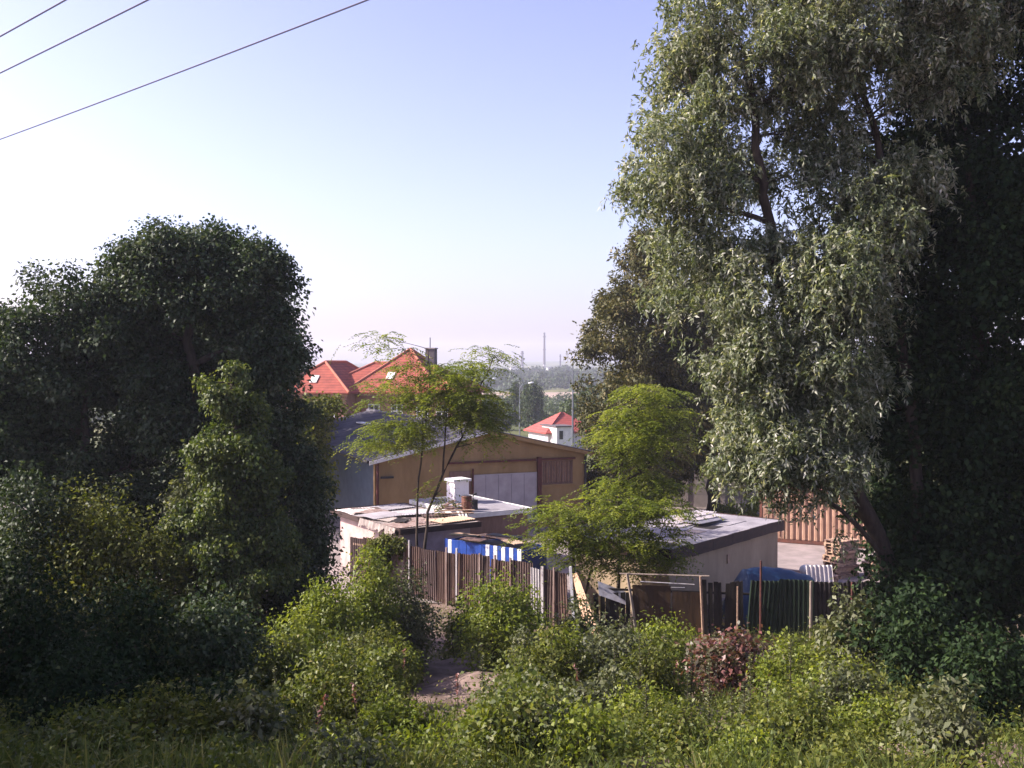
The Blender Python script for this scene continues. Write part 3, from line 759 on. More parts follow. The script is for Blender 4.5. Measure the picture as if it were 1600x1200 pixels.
# pallets
pd = 42.3; PP = A(X(1316, pd), pd, 0)
def box_mesh(name, sx, sy, sz, mt):
    f0 = Frame((0, 0, 0), (1, 0, 0)); gg = Geo(); gg.box(f0, -sx / 2, sx / 2, -sy / 2, sy / 2, 0, sz)
    me = bpy.data.meshes.new(name); me.from_pydata(np.vstack(gg.V).tolist(), [], gg.F); me.materials.append(mt); return me
pm = [box_mesh('deck_board', .13, .8, .022, M[w]) for w in ('wood', 'woodp', 'brown')]
sm = [box_mesh('stringer', 1.2, .1, .078, M[w]) for w in ('wood', 'brown')]
bm_ = box_mesh('bottom_board', 1.2, .1, .022, M['wood'])
cnt = 0
def pallet(P, rz, lab, grp):
    global cnt
    r = thing('wooden_pallet', lab, 'pallet', P, grp); r.rotation_euler = (0, 0, rz)
    def ch_(me, loc):
        o = bpy.data.objects.new(me.name.split('.')[0], me); COL.objects.link(o); o.parent = r; o.location = loc
    for y in (-.34, 0, .34):
        ch_(bm_, (0, y, 0)); ch_(sm[cnt % 2], (0, y, .0225))
    for i in range(6):
        ch_(pm[(i * 7 + cnt) % 3], (-.53 + .212 * i, 0, .101))
    cnt += 1
for k in range(12):
    pallet(PP + A(R.normal(0, .05), R.normal(0, .04), .004 + .126 * k), R.normal(.5, .1), 'rough wooden pallet in the tall stack beside the orange container', 'stacked pallets')
for k in range(6):
    pallet(PP + A(1.55 + R.normal(0, .06), -.3 + R.normal(0, .05), .004 + .126 * k), R.normal(.2, .12), 'rough wooden pallet in the low stack next to the tall stack', 'low stacked pallets')
# sacks
def sack(P, sx, sy, sz, rz, lab):
    V = []; F = []; nu, nv = 18, 10
    for j in range(nv + 1):
        ph = -pi / 2 + pi * j / nv
        for i in range(nu):
            q = 2 * pi * i / nu
            x = np.sign(cos(q)) * abs(cos(q)) ** .6 * cos(ph) ** .6; y = np.sign(sin(q)) * abs(sin(q)) ** .6 * cos(ph) ** .6; z = sin(ph)
            w = 1 + .07 * sin(3 * q + 2 * ph) + .05 * sin(7 * q + 3 * z)
            x, y, z = x * sx * w, y * sy * w, max(-.75, z) * sz
            V.append(P + A(x * cos(rz) - y * sin(rz), x * sin(rz) + y * cos(rz), z + .75 * sz))
    F = [(j * nu + i, j * nu + (i + 1) % nu, (j + 1) * nu + (i + 1) % nu, (j + 1) * nu + i) for j in range(nv) for i in range(nu)]
    g = Geo(); g.add(V, F); tag(g.build('sack', M['bag'], None, loc=P, smooth=True), lab, 'sack', 'white sacks in the yard')
lab = 'plump white sack on the scrap boards by the pallets'
ps_ = A(X(1262, 40), 40, 0)
tbz = .34
rk = thing('plank_stack', 'low stack of sawn planks beside the garage end wall', 'planks', A(X(1268, 40.3), 40.3, 0))
pf = Frame(A(X(1232, 40.6), 40.9, 0), (.98, -.2, 0))
for j in range(3):
    for i in range(4):
        g = Geo(); g.box(pf, R.uniform(-.1, .05), 2.0 + R.uniform(-.1, .1), -.26 * i, -.26 * i + .24, .005 + .125 * j, .005 + .125 * j + .11)
        g.build('plank', M[('woodp', 'wood', 'brown')[(i + j) % 3]], rk)
for k, (a, o_, sx, rz) in enumerate([(.85, -.25, .27, .3), (1.3, -.45, .25, -.4), (1.62, -.2, .22, .9)]):
    sack(pf.p(a, o_, .372), sx, sx * .75, sx * .72, rz, lab)
O = A(X(1266, 37.6), 37.6, .0)
g = Geo(); g.corr(O, unit(A(1, .08, 0)), 1.0, unit(A(0, .35, 1)), 1.35, unit(A(0, -1, .35)), .03, .16, .006, 6, 2)
tag(g.build('corrugated_sheet', M['sheetw'], None, loc=O, fix=False), 'pinkish white corrugated sheet propped up next to the blue tarpaulin', 'metal sheet')
# concrete panel wall at the back of the yard
def panel_wall(name, lab, p0, p1, h, npan, mt):
    w = thing(name, lab, 'wall', (p0 + p1) / 2); u = unit(p1 - p0); f = Frame(p0, u); L = np.linalg.norm(p1 - p0); st = L / npan
    for i in range(npan):
        for j in range(3):
            g = Geo(); g.box(f, i * st + .09, (i + 1) * st - .09, -.04, .04 + R.uniform(-.006, .006), h / 3 * j + .004, h / 3 * (j + 1) - .008); g.build('panel', mt, w)
    for i in range(npan + 1):
        g = Geo(); g.box(f, i * st - .085, i * st + .085, -.09, .09, 0, h + .06); g.build('post', mt, w)
    return w
panel_wall('concrete_wall', 'grey concrete panel wall behind the bronze conifer', A(6.4, 63.6, 0), A(17.2, 61.2, 0), 2.45, 5, M['concrete'])
panel_wall('concrete_wall', 'sunlit concrete panel wall next to the warehouse corner', A(4.25, 59.2, 0), A(6.2, 63.5, 0), 2.5, 2, mat('sunlit_concrete', (.5, .41, .385), (.41, .33, .31), .9, 2, .2))  # same concrete coloured paler, sunlight painted into this stretch
g = Geo(); g.tube([A(X(1158, 58), 58, -.1), A(X(1161, 58), 58, 2.6)], .045, 7)
tag(g.build('wooden_stake', M['lightpost'], None, loc=A(X(1158, 58), 58, 0)), 'thin pale stake standing in front of the concrete wall', 'stake')

# ------------------------------------------------------------------ the orange-roofed house
hd = 100.
def hp(px, py, z=None, d=hd): return W(px, py, d)
house = thing('brick_house', 'two-storey salmon house with orange tiled hip roofs and skylights', 'house', A(X(600, 106), 106, -.6))
Hu = unit(A(.96, -.28, 0)); Hf = Frame(A(X(541, 98), 98., -.65) - Hu * 7, Hu)      # main facade axis
EZ_, = (6.65,)
# local: s along facade, o outward (towards camera), z from -0.65
def hbox(n, a, m_, par=house):
    g = Geo(); g.box(Hf, *a); return g.build(n, m_, par)
wing = (0, 7.0, -10., 0.)        # s0,s1,o0,o1
main = (3.0, 17.0, -11.2, -2.0)
hbox('wall', (wing[0], wing[1], wing[2], wing[3], -.6, EZ_), M['pinkwall'])
hbox('wall', (7.003, main[1], main[2], main[3], -.6, EZ_), M['pinkwall'])
hbox('cornice', (wing[0] - .15, wing[1] + .15, wing[3] + .003, wing[3] + .18, EZ_ - .35, EZ_ - .02), M['pinktrim'])
hbox('cornice', (7.2, main[1] + .15, main[3] + .003, main[3] + .18, EZ_ - .35, EZ_ - .02), M['pinktrim'])
def hip(s0, s1, o0, o1, zr, ov=.55, run=None, name='roof'):
    s0 -= ov; s1 += ov; o0 -= ov; o1 += ov
    z0 = EZ_ + .02
    if (s1 - s0) >= (o1 - o0):
        r = (o1 - o0) / 2 if run is None else run; m_ = (o0 + o1) / 2; a, b = (s0 + r, m_), (s1 - r, m_)
    else:
        r = (s1 - s0) / 2 if run is None else run; m_ = (s0 + s1) / 2; a, b = (m_, o1 - r), (m_, o0 + r)
    c = [Hf.p(s0, o1, z0), Hf.p(s1, o1, z0), Hf.p(s1, o0, z0), Hf.p(s0, o0, z0)]; ra = Hf.p(*a, z0 + zr); rb = Hf.p(*b, z0 + zr)
    lo = [p - UP * .14 for p in c]
    V = c + [ra, rb] + lo
    if (s1 - s0) >= (o1 - o0): F = [(0, 1, 5, 4), (1, 2, 5), (2, 3, 4, 5), (3, 0, 4)]
    else: F = [(0, 1, 4), (1, 2, 5, 4), (2, 3, 5), (3, 0, 4, 5)]
    F += [(6, 7, 1, 0), (7, 8, 2, 1), (8, 9, 3, 2), (9, 6, 0, 3), (9, 8, 7, 6)]
    g = Geo(); g.add(V, F); ro = g.build(name, M['tile'], house)
    hips = [(0, 4), (1, 4 if (s1 - s0) < (o1 - o0) else 5), (4, 5)]
    hips += [(2, 5), (3, 5 if (s1 - s0) < (o1 - o0) else 4)]
    for i, j in hips:
        g = Geo(); g.tube([V[i] + UP * .03, V[j] + UP * .03], .13, 7); g.build('ridge_tiles', M['ridge'], ro)
    return ro, V
r1_, V1 = hip(*wing, 2.95, run=3.2)
r2_, V2 = hip(*main, 2.85, run=4.6)
# taller central roof block
g_hi = EZ_
r3_, V3 = hip(6.2, 15.4, -11.6, -2.4, 4.25, ov=.45, run=5.04, name='roof')
def skylight(V, i, j, k, fu_, fv_, ro, sz=(.75, 1.0)):
    a, b, c = V[i], V[j], V[k]; nrm = unit(np.cross(b - a, c - a)); nrm = nrm if nrm[2] > 0 else -nrm
    u = unit(b - a); v = unit(np.cross(nrm, u)); v = v if v[2] > 0 else -v
    P = a + (b - a) * fu_ + v * fv_
    for nm, e, h0, h1, mm in (('skylight', 0, .02, .11, M['whitep']), ('pane', .1, .113, .125, M['lamph'])):
        q = [P + u * x + v * y + nrm * h for h in (h0, h1) for x, y in ((-sz[0] / 2 + e, e), (sz[0] / 2 - e, e), (sz[0] / 2 - e, sz[1] - e), (-sz[0] / 2 + e, sz[1] - e))]
        g = Geo(); g.add(q, [(0, 3, 2, 1), (4, 5, 6, 7), (0, 1, 5, 4), (1, 2, 6, 5), (2, 3, 7, 6), (3, 0, 4, 7)])
        o = g.build(nm, mm, ro if nm == 'skylight' else last); last = o
skylight(V1, 0, 1, 4, .47, 1.3, r1_)
skylight(V3, 0, 1, 4, .42, 1.9, r3_)
def hwin(s, o_, z0, z1, w_):
    wn_ = hbox('window', (s - w_, s + w_, o_ + .004, o_ + .02, z0, z1), M['glass'])
    for a in ((s - w_ - .1, s - w_, z0, z1), (s + w_, s + w_ + .1, z0, z1), (s - w_ - .1, s + w_ + .1, z1, z1 + .12), (s - .04, s + .04, z0, z1), (s - w_, s + w_, z0 + (z1 - z0) * .62, z0 + (z1 - z0) * .62 + .07)):
        hbox('frame', (a[0], a[1], o_ + .022, o_ + .07, a[2], a[3]), M['whitep'], wn_)
    hbox('sill', (s - w_ - .15, s + w_ + .15, o_ + .022, o_ + .14, z0 - .12, z0 - .004), M['pinktrim'], wn_)
for s in (1.8, 5.2): hwin(s, 0, 3.9, 5.5, .5); hwin(s, 0, .7, 2.3, .5)
for s in (9.0, 11.4, 14.0, 16.0): hwin(s, -2.0, 3.9, 5.4, .5); hwin(s, -2.0, .7, 2.3, .5)
cq = onplane(673, 560, Hf.p(0, -6.2, 0), Hf.n); cs = float(np.dot(cq - Hf.O, Hu)); cz = 8.8 + .65 + 1.45
hbox('chimney', (cs - .45, cs + .5, -6.7, -5.9, EZ_ + 2, cz), M['stackd'], house)
hbox('chimney_cap', (cs - .53, cs + .58, -6.78, -5.82, cz + .003, cz + .12), M['concrete'], house)
g = Geo(); g.tube([Hf.p(cs - .1, -6.3, cz + .12), Hf.p(cs - .1, -6.3, cz + 1.15)], .06, 6); g.build('antenna', M['lamp'], house)

# small house beyond
sd_ = 122.
sf = Frame(A(X(826, sd_) + 2.3, sd_, float(G(2, sd_)) - .2), (.93, .37, 0))
sh = thing('small_house', 'small white cottage with red hip roof beyond the warehouse', 'house', sf.p(3, -3, .2))
ez = CAMZ - 108 / 1600 * sd_ - sf.O[2]
def sbx(n, a, m_, par=sh):
    g = Geo(); g.box(sf, *a); return g.build(n, m_, par)
sbx('wall', (0, 6.2, -6, 0, -.5, ez), M['fact'])
c = [sf.p(-.5, .5, ez), sf.p(6.7, .5, ez), sf.p(6.7, -6.5, ez), sf.p(-.5, -6.5, ez), sf.p(3.0, -2.8, ez + 2.3), sf.p(3.4, -3.2, ez + 2.3)]
g = Geo(); g.add(c + [p - UP * .15 for p in c[:4]], [(0, 1, 5, 4), (1, 2, 5), (2, 3, 4, 5), (3, 0, 4), (6, 7, 1, 0), (7, 8, 2, 1), (8, 9, 3, 2), (9, 6, 0, 3), (9, 8, 7, 6)])
ro = g.build('roof', M['tile2'], sh)
# dormer block with the sunlit white wall
dq = onplane(864, 690, sf.p(0, .8, 0), sf.n); ds = float(np.dot(dq - sf.O, sf.u))
sbx('extension', (ds, ds + 2.0, -2.5, 1.9, -.5, ez + .75), M['whitep'])
sbx('extension_roof', (ds - .2, ds + 2.2, -2.7, 2.1, ez + .755, ez + .9), M['stackd'])
wq = sbx('window', (ds + .3, ds + .8, 1.902, 1.93, ez - .7, ez + .3), M['glass'])
sbx('frame', (ds + .22, ds + .3, 1.902, 1.95, ez - .78, ez + .38), M['whitep'], wq)

# street lamps
def lamp(px, d, top_py, arm_px, lab):
    b = ground(X(px, d), d); t = W(px, top_py, d); e = W(arm_px, top_py - 12 * 100 / d, d + .3); e2 = W(arm_px + 10 * 100 / d, top_py - 14 * 100 / d, d + .35)
    r = thing('street_lamp', lab, 'street lamp', b, 'street lamps along the far road')
    g = Geo(); g.tube([b - UP * .2, b + (t - b) * .5, t], [.1, .085, .06], 8); g.build('pole', M['lamp'], r)
    g = Geo(); m_ = t + (e - t) * .35 + UP * .35; g.tube([t, m_, e], [.055, .05, .045], 7); g.build('arm', M['lamp'], r)
    u = unit(e2 - e); f = Frame(e, (u[0], u[1], 0)); g = Geo()
    g.tube([e - u * .05, e + u * .1, e + u * .35, e + u * .7, e + u * .8], [.06, .12, .15, .11, .03], 8); g.build('head', M['lamph'], r, smooth=True)
lamp(895, 100, 566, 922, 'tall grey street lamp beside the bronze conifer with curved arm')
lamp(812, 150, 607, 826, 'grey street lamp in front of the dark poplars')
lamp(760, 200, 598, 769, 'distant street lamp with white head against the wooded hill')

# ------------------------------------------------------------------ far things: stacks, works, wood, field trees
def stack(px, d, top, bot, w_px, cols, lab, nm='factory_chimney'):
    b = W(px, bot, d); b[2] = float(G(b[0], b[1])) - .5; H = W(px, top, d)[2] - b[2]; r = w_px / 2 * d / 1600
    rt = thing(nm, lab, 'chimney', b, 'factory chimneys on the far plain')
    n = len(cols)
    for k, cm in enumerate(cols):
        z0, z1 = H * k / n, H * (k + 1) / n; q = lambda z: r * (1.25 - .45 * z / H)
        g = Geo(); g.tube([b + UP * (z0 + .02), b + UP * (z1 - .02)], [q(z0), q(z1)], 14); g.build('shaft_section', M[cm], rt)
    g = Geo(); g.tube([b + UP * H, b + UP * (H + 1.2)], [r * .95, r * .95], 14); g.build('rim', M['stackd'], rt)
    for k in (.55, .9):
        g = Geo(); g.tube([b + UP * H * k, b + UP * (H * k + 1.5)], r * 1.35, 14); g.build('gallery', M['stackd'], rt)
stack(816, 1500, 550, 576, 4.2, ['stackl', 'stackd', 'stackd', 'stackd'], 'stout dark factory chimney with pale base, the middle-height one')
stack(850.5, 1500, 521, 577, 3.6, ['stackl', 'stackd', 'stackd', 'stackd', 'stackd', 'stackd'], 'tallest slender banded factory chimney on the hazy plain')
stack(875.5, 1500, 555, 577, 2.2, ['stackd', 'stackd'], 'thinnest and shortest dark factory chimney')
for k, (px, wpx, h) in enumerate([(805, 14, 9), (832, 10, 7), (862, 13, 8), (889, 10, 10), (775, 12, 7), (640, 16, 9), (490, 12, 8), (920, 16, 9)]):
    d = 1520 + 8 * k; b = A(X(px, d), d, float(G(X(px, d), d)) - .3)
    rt = thing('factory_hall', 'pale factory hall on the hazy far plain', 'factory', b, 'factory halls on the far plain')
    f = Frame(b, (1, .1, 0)); L = wpx * d / 1600
    g = Geo(); g.box(f, -L / 2, L / 2, -14, 0, 0, h * .55); g.build('wall', M['fact'], rt)
    g = Geo(); g.prism(f, [(-L / 2 - .4, h * .55 + .01), (L / 2 + .4, h * .55 + .01), (0, h * .55 + 1.4)], -14.4, .4); g.build('roof', M['stackd'], rt)

def foliage_mass(name, cents, rad, per, ls, lm):
    n = len(cents); P = np.repeat(cents, per, 0); r = np.repeat(rad, per, 0); d = rdir(n * per)
    d[:, 2] = np.abs(d[:, 2]) * 1.1 - .25
    C = P + d * r * R.uniform(.75, 1.05, (n * per, 1))
    D = unit(R.normal(0, 1, (n * per, 3)) - .3 * UP); Nn = unit(d + R.normal(0, .35, (n * per, 3)))
    var = np.repeat(R.random(n), per) * .7 + R.random(n * per) * .3
    return leaf_obj(name, C, D, Nn, ls * R.uniform(.7, 1.3, n * per), ls * .8, var, lm)
n = 2600
wx = R.uniform(-620, 420, n); wy = 560 + 530 * R.random(n) ** .75
keep = (np.sin(wx / 60 + wy / 90) > -.93)
wx, wy = wx[keep], wy[keep]; wz = G(wx, wy); hh = R.uniform(6, 12, len(wx))
cents = np.stack([wx, wy, wz + hh * .45], 1); rad = np.stack([hh * .55, hh * .55, hh * .55], 1)
struct(foliage_mass('woodland', cents, rad, 60, 2.3, LM['far']), 'stuff')
n = 1300
wx = R.uniform(-260, 200, n); wy = R.uniform(215, 465, n); k = (R.random(n) < .9); wx, wy = wx[k], wy[k]; wz = G(wx, wy); hh = R.uniform(2.5, 6.0, len(wx))
cents = np.stack([wx, wy, wz + hh * .4], 1); rad = np.stack([hh * .7, hh * .7, hh * .5], 1)
struct(foliage_mass('thicket', cents, rad, 55, 1.0, LM['farm']), 'stuff')

def copy_tree(o, loc, rz=0, sc=1, label=None):
    c = o.copy(); COL.objects.link(c); c.location = loc; c.rotation_euler = (0, 0, rz); c.scale = (sc, sc, sc)
    if label: c['label'] = label
    for chd in o.children:
        k = chd.copy(); COL.objects.link(k); k.parent = c
    return c
b = ground(X(832, 205), 205)
pop = plant('poplar_tree', 'narrow dark poplar beyond the cottage', 'tree', b, [([b, b + UP * 8.5], .2, .04)],
            [(b + UP * z, A(r, r, 1.5)) for z, r in ((2, .9), (3.6, 1.15), (5.2, 1.1), (6.8, .9), (8.2, .55))], 'farm', 'broad', 90, 60, .4, .34, .7, group='poplars beyond the cottage', droop=.1, twigs=40)
for px, d, s in ((822, 212, .95), (841, 222, .9), (806, 230, 1.0)):
    copy_tree(pop, ground(X(px, d), d), px, s)
b = ground(X(770, 170), 170)
ft = plant('field_tree', 'rounded green tree on the valley slope', 'tree', b, [([b, b + UP * 4], .25, .1)],
           [(b + A(0, 0, 4.2), A(2.8, 2.8, 2.2)), (b + A(1.6, .3, 3.4), A(1.8, 1.8, 1.5)), (b + A(-1.5, .2, 3.6), A(1.9, 1.9, 1.6)), (b + A(.3, 0, 5.6), A(1.6, 1.6, 1.3))], 'farm', 'broad', 110, 70, .5, .36, .75, group='trees on the valley slope', twigs=50)
for px, d, s in ((790, 240, .9), (752, 210, 1.0), (862, 150, .62), (885, 142, .7), (905, 150, 1.0), (925, 160, 1.3), (700, 180, 1.0), (655, 200, 1.1), (955, 130, 1.0), (1010, 140, 1.1)):
    copy_tree(ft, ground(X(px, d), d), px * 1.7, s)

# ------------------------------------------------------------------ big trees
# the two dark trees on the left
d = 30.5
b = ground(X(330, d), d)
plant('broadleaf_tree', 'massive dark green broadleaf tree with dense domed crown', 'tree', b,
      [([b, W(325, 880, d), W(320, 700, d), W(300, 560, d), W(295, 450, d)], .32, .12)],
      [lobe(290, 395, d, 80, 55), lobe(255, 460, d, 80, 80), lobe(392, 440, d, 60, 60), lobe(345, 440, d, 70, 70), lobe(412, 545, d, 52, 85), lobe(320, 560, d, 105, 100),
       lobe(408, 680, d + .5, 62, 100), lobe(310, 700, d + .5, 110, 110), lobe(440, 800, d + .5, 66, 80), lobe(350, 830, d + .5, 90, 80), lobe(215, 610, d + .3, 80, 120)],
      'dark', 'broad', 1100, 130, .24, .115, .66, limb_r=.18, twigs=220, hollow=.55, sub=9, subr=.42)
d = 30.
b = ground(X(110, d), d)
plant('broadleaf_tree', 'looser dark tree with ragged crown next to the massive domed tree', 'tree', b,
      [([b, W(115, 880, d), W(130, 700, d), W(140, 560, d)], .26, .1)],
      [lobe(160, 470, d, 60, 70, w=.8), lobe(85, 450, d, 55, 38, w=.4), lobe(190, 420, d, 34, 36, w=.6), lobe(40, 545, d, 75, 65), lobe(140, 570, d, 90, 85), lobe(-30, 640, d, 90, 110), lobe(-60, 560, d, 80, 80), lobe(20, 700, d + .5, 110, 90, w=1.2),
       lobe(90, 690, d, 105, 105), lobe(200, 730, d, 85, 85, w=.8), lobe(40, 830, d, 105, 85), lobe(180, 850, d + 1, 85, 70)],
      'dark', 'broad', 1250, 120, .24, .115, .66, limb_r=.15, twigs=220, hollow=.5, sub=10, subr=.48)
# vine-covered stump column
d = 27.2
b = ground(X(365, d), d)
plant('ivy_column', 'dead trunk wrapped in yellow green vine, peaked like a column', 'vine', b,
      [([b, W(368, 800, d), W(362, 600, d)], .2, .08)],
      [lobe(368, 594, d, 20, 20), lobe(356, 625, d, 36, 34), lobe(372, 665, d, 50, 45), lobe(340, 700, d, 44, 48), lobe(385, 735, d, 55, 60), lobe(318, 770, d, 45, 55), lobe(375, 810, d, 70, 70), lobe(300, 830, d, 50, 50), lobe(370, 880, d, 85, 70)],
      'vine', 'broad', 620, 90, .14, .09, .75, limb_r=.05, twigs=60, hollow=.6, droop=.9, sub=9, subr=.5)
# trees behind, shading the warehouse roof
for k, (x, y, h) in enumerate(((-16.4, 57, 15.0), (-18.6, 67, 15.5))):
    b = ground(x, y)
    plant('broadleaf_tree', ('tall dark tree behind the domed tree, shading the warehouse roof', 'farther dark tree beside the back end of the warehouse')[k], 'tree', b, [([b, b + A(.3, .2, 6), b + A(0, 0, h * .75)], .35, .12)],
      [(b + A(0, 0, h * .74), A(4.2, 5, h * .26)), (b + A(.9, -2, 8), A(3.0, 4, 3)), (b + A(-2, 2, 8), A(4, 4, 3.5)), (b + A(.2, 3, 9), A(3.5, 4, 3.4)), (b + A(0, 0, 4.5), A(4, 5, 2.5))], 'dark', 'broad', 330, 70, .6, .3, .65, twigs=80)
# two trees outside the frame that shade the lower bank
for x, y, h, lb in ((-13.5, 13.5, 8.5, 'spreading dark tree on the bank beside the deep shade'), (-11.5, 8.6, 7.6, 'round dark tree highest on the bank'), (-12.5, 3.6, 7.5, 'dark tree beside the path at the top of the bank'), (-16.5, 16.8, 9.0, 'taller dark tree on the bank behind the spreading one')):
    b = ground(x, y)
    plant('bank_tree', lb, 'tree', b, [([b, b + A(.3, 0, h * .5), b + A(0, .2, h * .85)], .25, .08)],
          [(b + A(0, 0, h * .8), A(2.8, 2.4, 2.2)), (b + A(1.6, -1.2, h * .6), A(2.4, 2.2, 2)), (b + A(-1.5, .8, h * .55), A(2.4, 2.2, 2.2)), (b + A(.6, 1.2, h * .62), A(2.4, 2, 2)), (b + A(0, 0, h * .32), A(2.6, 2.4, 1.8))],
          'dark', 'broad', 260, 80, .4, .2, .65, twigs=80)
# bush at the warehouse's far corner
d = 47
b = ground(X(497, d), d)
plant('shrub', 'green bush reaching over the warehouse roof edge beside the domed tree', 'shrub', b, [([b, W(495, 720, d), W(490, 660, d)], .12, .05)],
      [lobe(500, 640, d, 32, 18, 1.), lobe(485, 670, d, 30, 40, 1.), lobe(475, 740, d, 45, 60, 1.2)], 'mid', 'broad', 130, 70, .25, .16, .65, stem_name='stems', crown_name='leaves')

# bronze conifers
def conifer(label, px, d, prof, dens=1.):
    b = ground(X(px, d), d); lb_ = []
    for k, (py, rp) in enumerate(prof):
        c = W(px, py, d); r = rp * d / 1600; n = max(3, int(4 + r * 1.6))
        for i in range(n):
            q = 2 * pi * (i + R.random()) / n; rr = r * R.uniform(.45, .7)
            lb_.append((c + A(rr * cos(q), rr * sin(q), R.normal(0, .2)), A(r * .34 + .25, r * .34 + .25, .75)))
    top = W(px, prof[-1][0], d)
    return plant('conifer_tree', label, 'tree', b, [([b, (b + top) / 2, top], .4, .04)], lb_, 'conif', 'broad', int(1500 * dens), 85, .26, .19, .5,
                 limb_r=.09, twigs=200, hollow=.3, droop=.2, flat=.7, sub=3, subr=.75)
conifer('tall bronze green conifer with stepped boughs behind the feathery locust', 1014, 58., [(750, 80), (715, 108), (680, 116), (640, 116), (590, 112), (540, 108), (495, 98), (455, 84), (420, 62), (392, 42), (372, 20)])
conifer('second bronze conifer with bare dark trunk behind the willow sprays', 1116, 60., [(690, 82), (655, 98), (600, 95), (550, 85), (500, 70), (455, 52), (415, 32), (385, 14)], .95)

# willow
d = 22.5
b = ground(X(1432, d), d)
T1 = [b, W(1412, 960, d), W(1385, 870, d), W(1330, 740, d), W(1290, 650, d), W(1255, 560, d), W(1215, 430, d), W(1190, 280, d), W(1170, 120, d)]
T2 = [b + A(.2, .2, 0), W(1440, 880, d + .4), W(1425, 700, d + .5), W(1400, 450, d + .5), W(1370, 220, d + .5), W(1330, 40, d + .5)]
T3 = [W(1392, 885, d), W(1340, 820, d - .3), W(1285, 775, d - .4), W(1225, 725, d - .4), W(1180, 690, d - .4)]
dd = 1.6
plant('willow_tree', 'huge silvery green willow with leaning trunk and hanging sprays', 'tree', b, [(T1, .24, .08), (T2, .2, .06), (T3, .07, .03)],
      [lobe(1105, 20, d, 65, 85, dd), lobe(1085, 140, d, 75, 85, dd), lobe(1045, 260, d, 62, 65, 1.3), lobe(1075, 330, d, 70, 80, dd), lobe(1120, 430, d, 75, 75, dd),
       lobe(1190, 210, d, 100, 130, 2), lobe(1230, 40, d, 110, 100, 2), lobe(1170, 545, d, 66, 75, 1.2, 1.6), lobe(1180, 630, d, 70, 66, 1.2, 1.8), lobe(1245, 690, d - .4, 68, 55, 1.1, 1.7), lobe(1195, 715, d - .2, 62, 42, 1., 1.3), lobe(1300, 700, d - .8, 55, 70, .8, 1.3),
       lobe(1280, 380, d, 100, 150, 2), lobe(1290, 560, d - .5, 75, 90, 1.2, 1.4), lobe(1360, 180, d, 90, 170, 2), lobe(1320, 620, d + .6, 50, 80, 1.0, .6), lobe(1360, 420, d + .8, 70, 150, 1.4, .7), lobe(1390, -60, d, 130, 110, 2.2), lobe(1450, 60, d - .5, 85, 90, 1.3), lobe(1530, -10, d - .8, 90, 80, 1.2), lobe(1400, 300, d - .3, 60, 110, 1.2, .8), lobe(1240, -90, d, 120, 90, 2.2),
       lobe(1270, 765, d - .5, 66, 34, .7, 1.0), lobe(1330, 800, d + .6, 45, 50, .8, .3)],
      'willow', 'strand', 1950, 11, .17, .125, .34, bark=BARK, ln=.48, hang=.55, sub=9, subr=.42, limb_r=.07, twig_r=.018, twigs=420, hollow=.45, nl=13)
# dark tree by the willow
d = 23.5
b = ground(X(1545, d), d)
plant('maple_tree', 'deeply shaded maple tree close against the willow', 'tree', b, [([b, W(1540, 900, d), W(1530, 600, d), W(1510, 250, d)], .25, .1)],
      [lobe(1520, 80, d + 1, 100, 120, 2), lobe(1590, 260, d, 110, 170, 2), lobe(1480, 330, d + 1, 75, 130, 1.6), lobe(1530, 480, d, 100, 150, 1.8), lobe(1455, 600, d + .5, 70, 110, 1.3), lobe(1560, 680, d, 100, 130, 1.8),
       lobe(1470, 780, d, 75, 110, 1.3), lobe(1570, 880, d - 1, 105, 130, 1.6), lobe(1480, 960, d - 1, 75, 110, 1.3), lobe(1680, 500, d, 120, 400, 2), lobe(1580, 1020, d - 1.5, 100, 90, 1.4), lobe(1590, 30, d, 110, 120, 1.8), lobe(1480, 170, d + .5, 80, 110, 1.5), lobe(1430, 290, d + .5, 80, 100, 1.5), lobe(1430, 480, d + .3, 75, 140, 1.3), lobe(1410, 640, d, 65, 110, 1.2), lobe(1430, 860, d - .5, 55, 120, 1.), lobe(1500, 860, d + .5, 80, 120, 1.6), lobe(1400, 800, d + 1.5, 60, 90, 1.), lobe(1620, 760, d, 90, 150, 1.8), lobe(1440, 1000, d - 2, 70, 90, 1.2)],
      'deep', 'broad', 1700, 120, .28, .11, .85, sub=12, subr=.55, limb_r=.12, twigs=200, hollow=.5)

# ------------------------------------------------------------------ locust trees
def mini(px, py, d, rx, ry, w=1.): return lobe(px, py, d, rx, ry, max(.35, rx * d / 1600 * .8), w)
d = 39.1
b = ground(X(650, d), d)
plant('locust_tree', 'slim two-stemmed feathery locust tree in front of the low huts', 'tree', b,
      [([b, W(651, 800, d), W(657, 720, d), W(666, 655, d), W(672, 590, d), W(668, 545, d)], .06, .018), ([b + A(.14, 0, 0), W(668, 800, d - .1), W(692, 740, d - .1), W(730, 665, d - .1), W(752, 600, d), W(770, 560, d)], .075, .02),
       ([W(692, 740, d - .1), W(695, 690, d), W(700, 620, d), W(690, 570, d)], .04, .015)],
      [mini(590, 530, d, 22, 13, .6), mini(618, 545, d, 20, 10, .5), mini(760, 552, d, 24, 14), mini(735, 578, d, 34, 15), mini(655, 572, d, 34, 13, .7), mini(700, 590, d, 40, 18), mini(625, 600, d, 40, 12, .7), mini(600, 628, d, 36, 10, .7),
       mini(680, 625, d, 55, 18), mini(735, 620, d, 44, 20), mini(762, 648, d, 30, 16, .7), mini(720, 655, d, 55, 16), mini(630, 668, d, 45, 14), mini(600, 692, d, 34, 13, .9), mini(680, 690, d, 40, 12, .6), mini(690, 765, d, 20, 26, .45), mini(755, 690, d, 36, 9, .4)],
      'locust', 'frond', 340, 6, .27, .13, .42, limb_r=.03, twig_r=.012, twigs=260, hollow=.2, nl=13, rach=.7)
d = 34.8
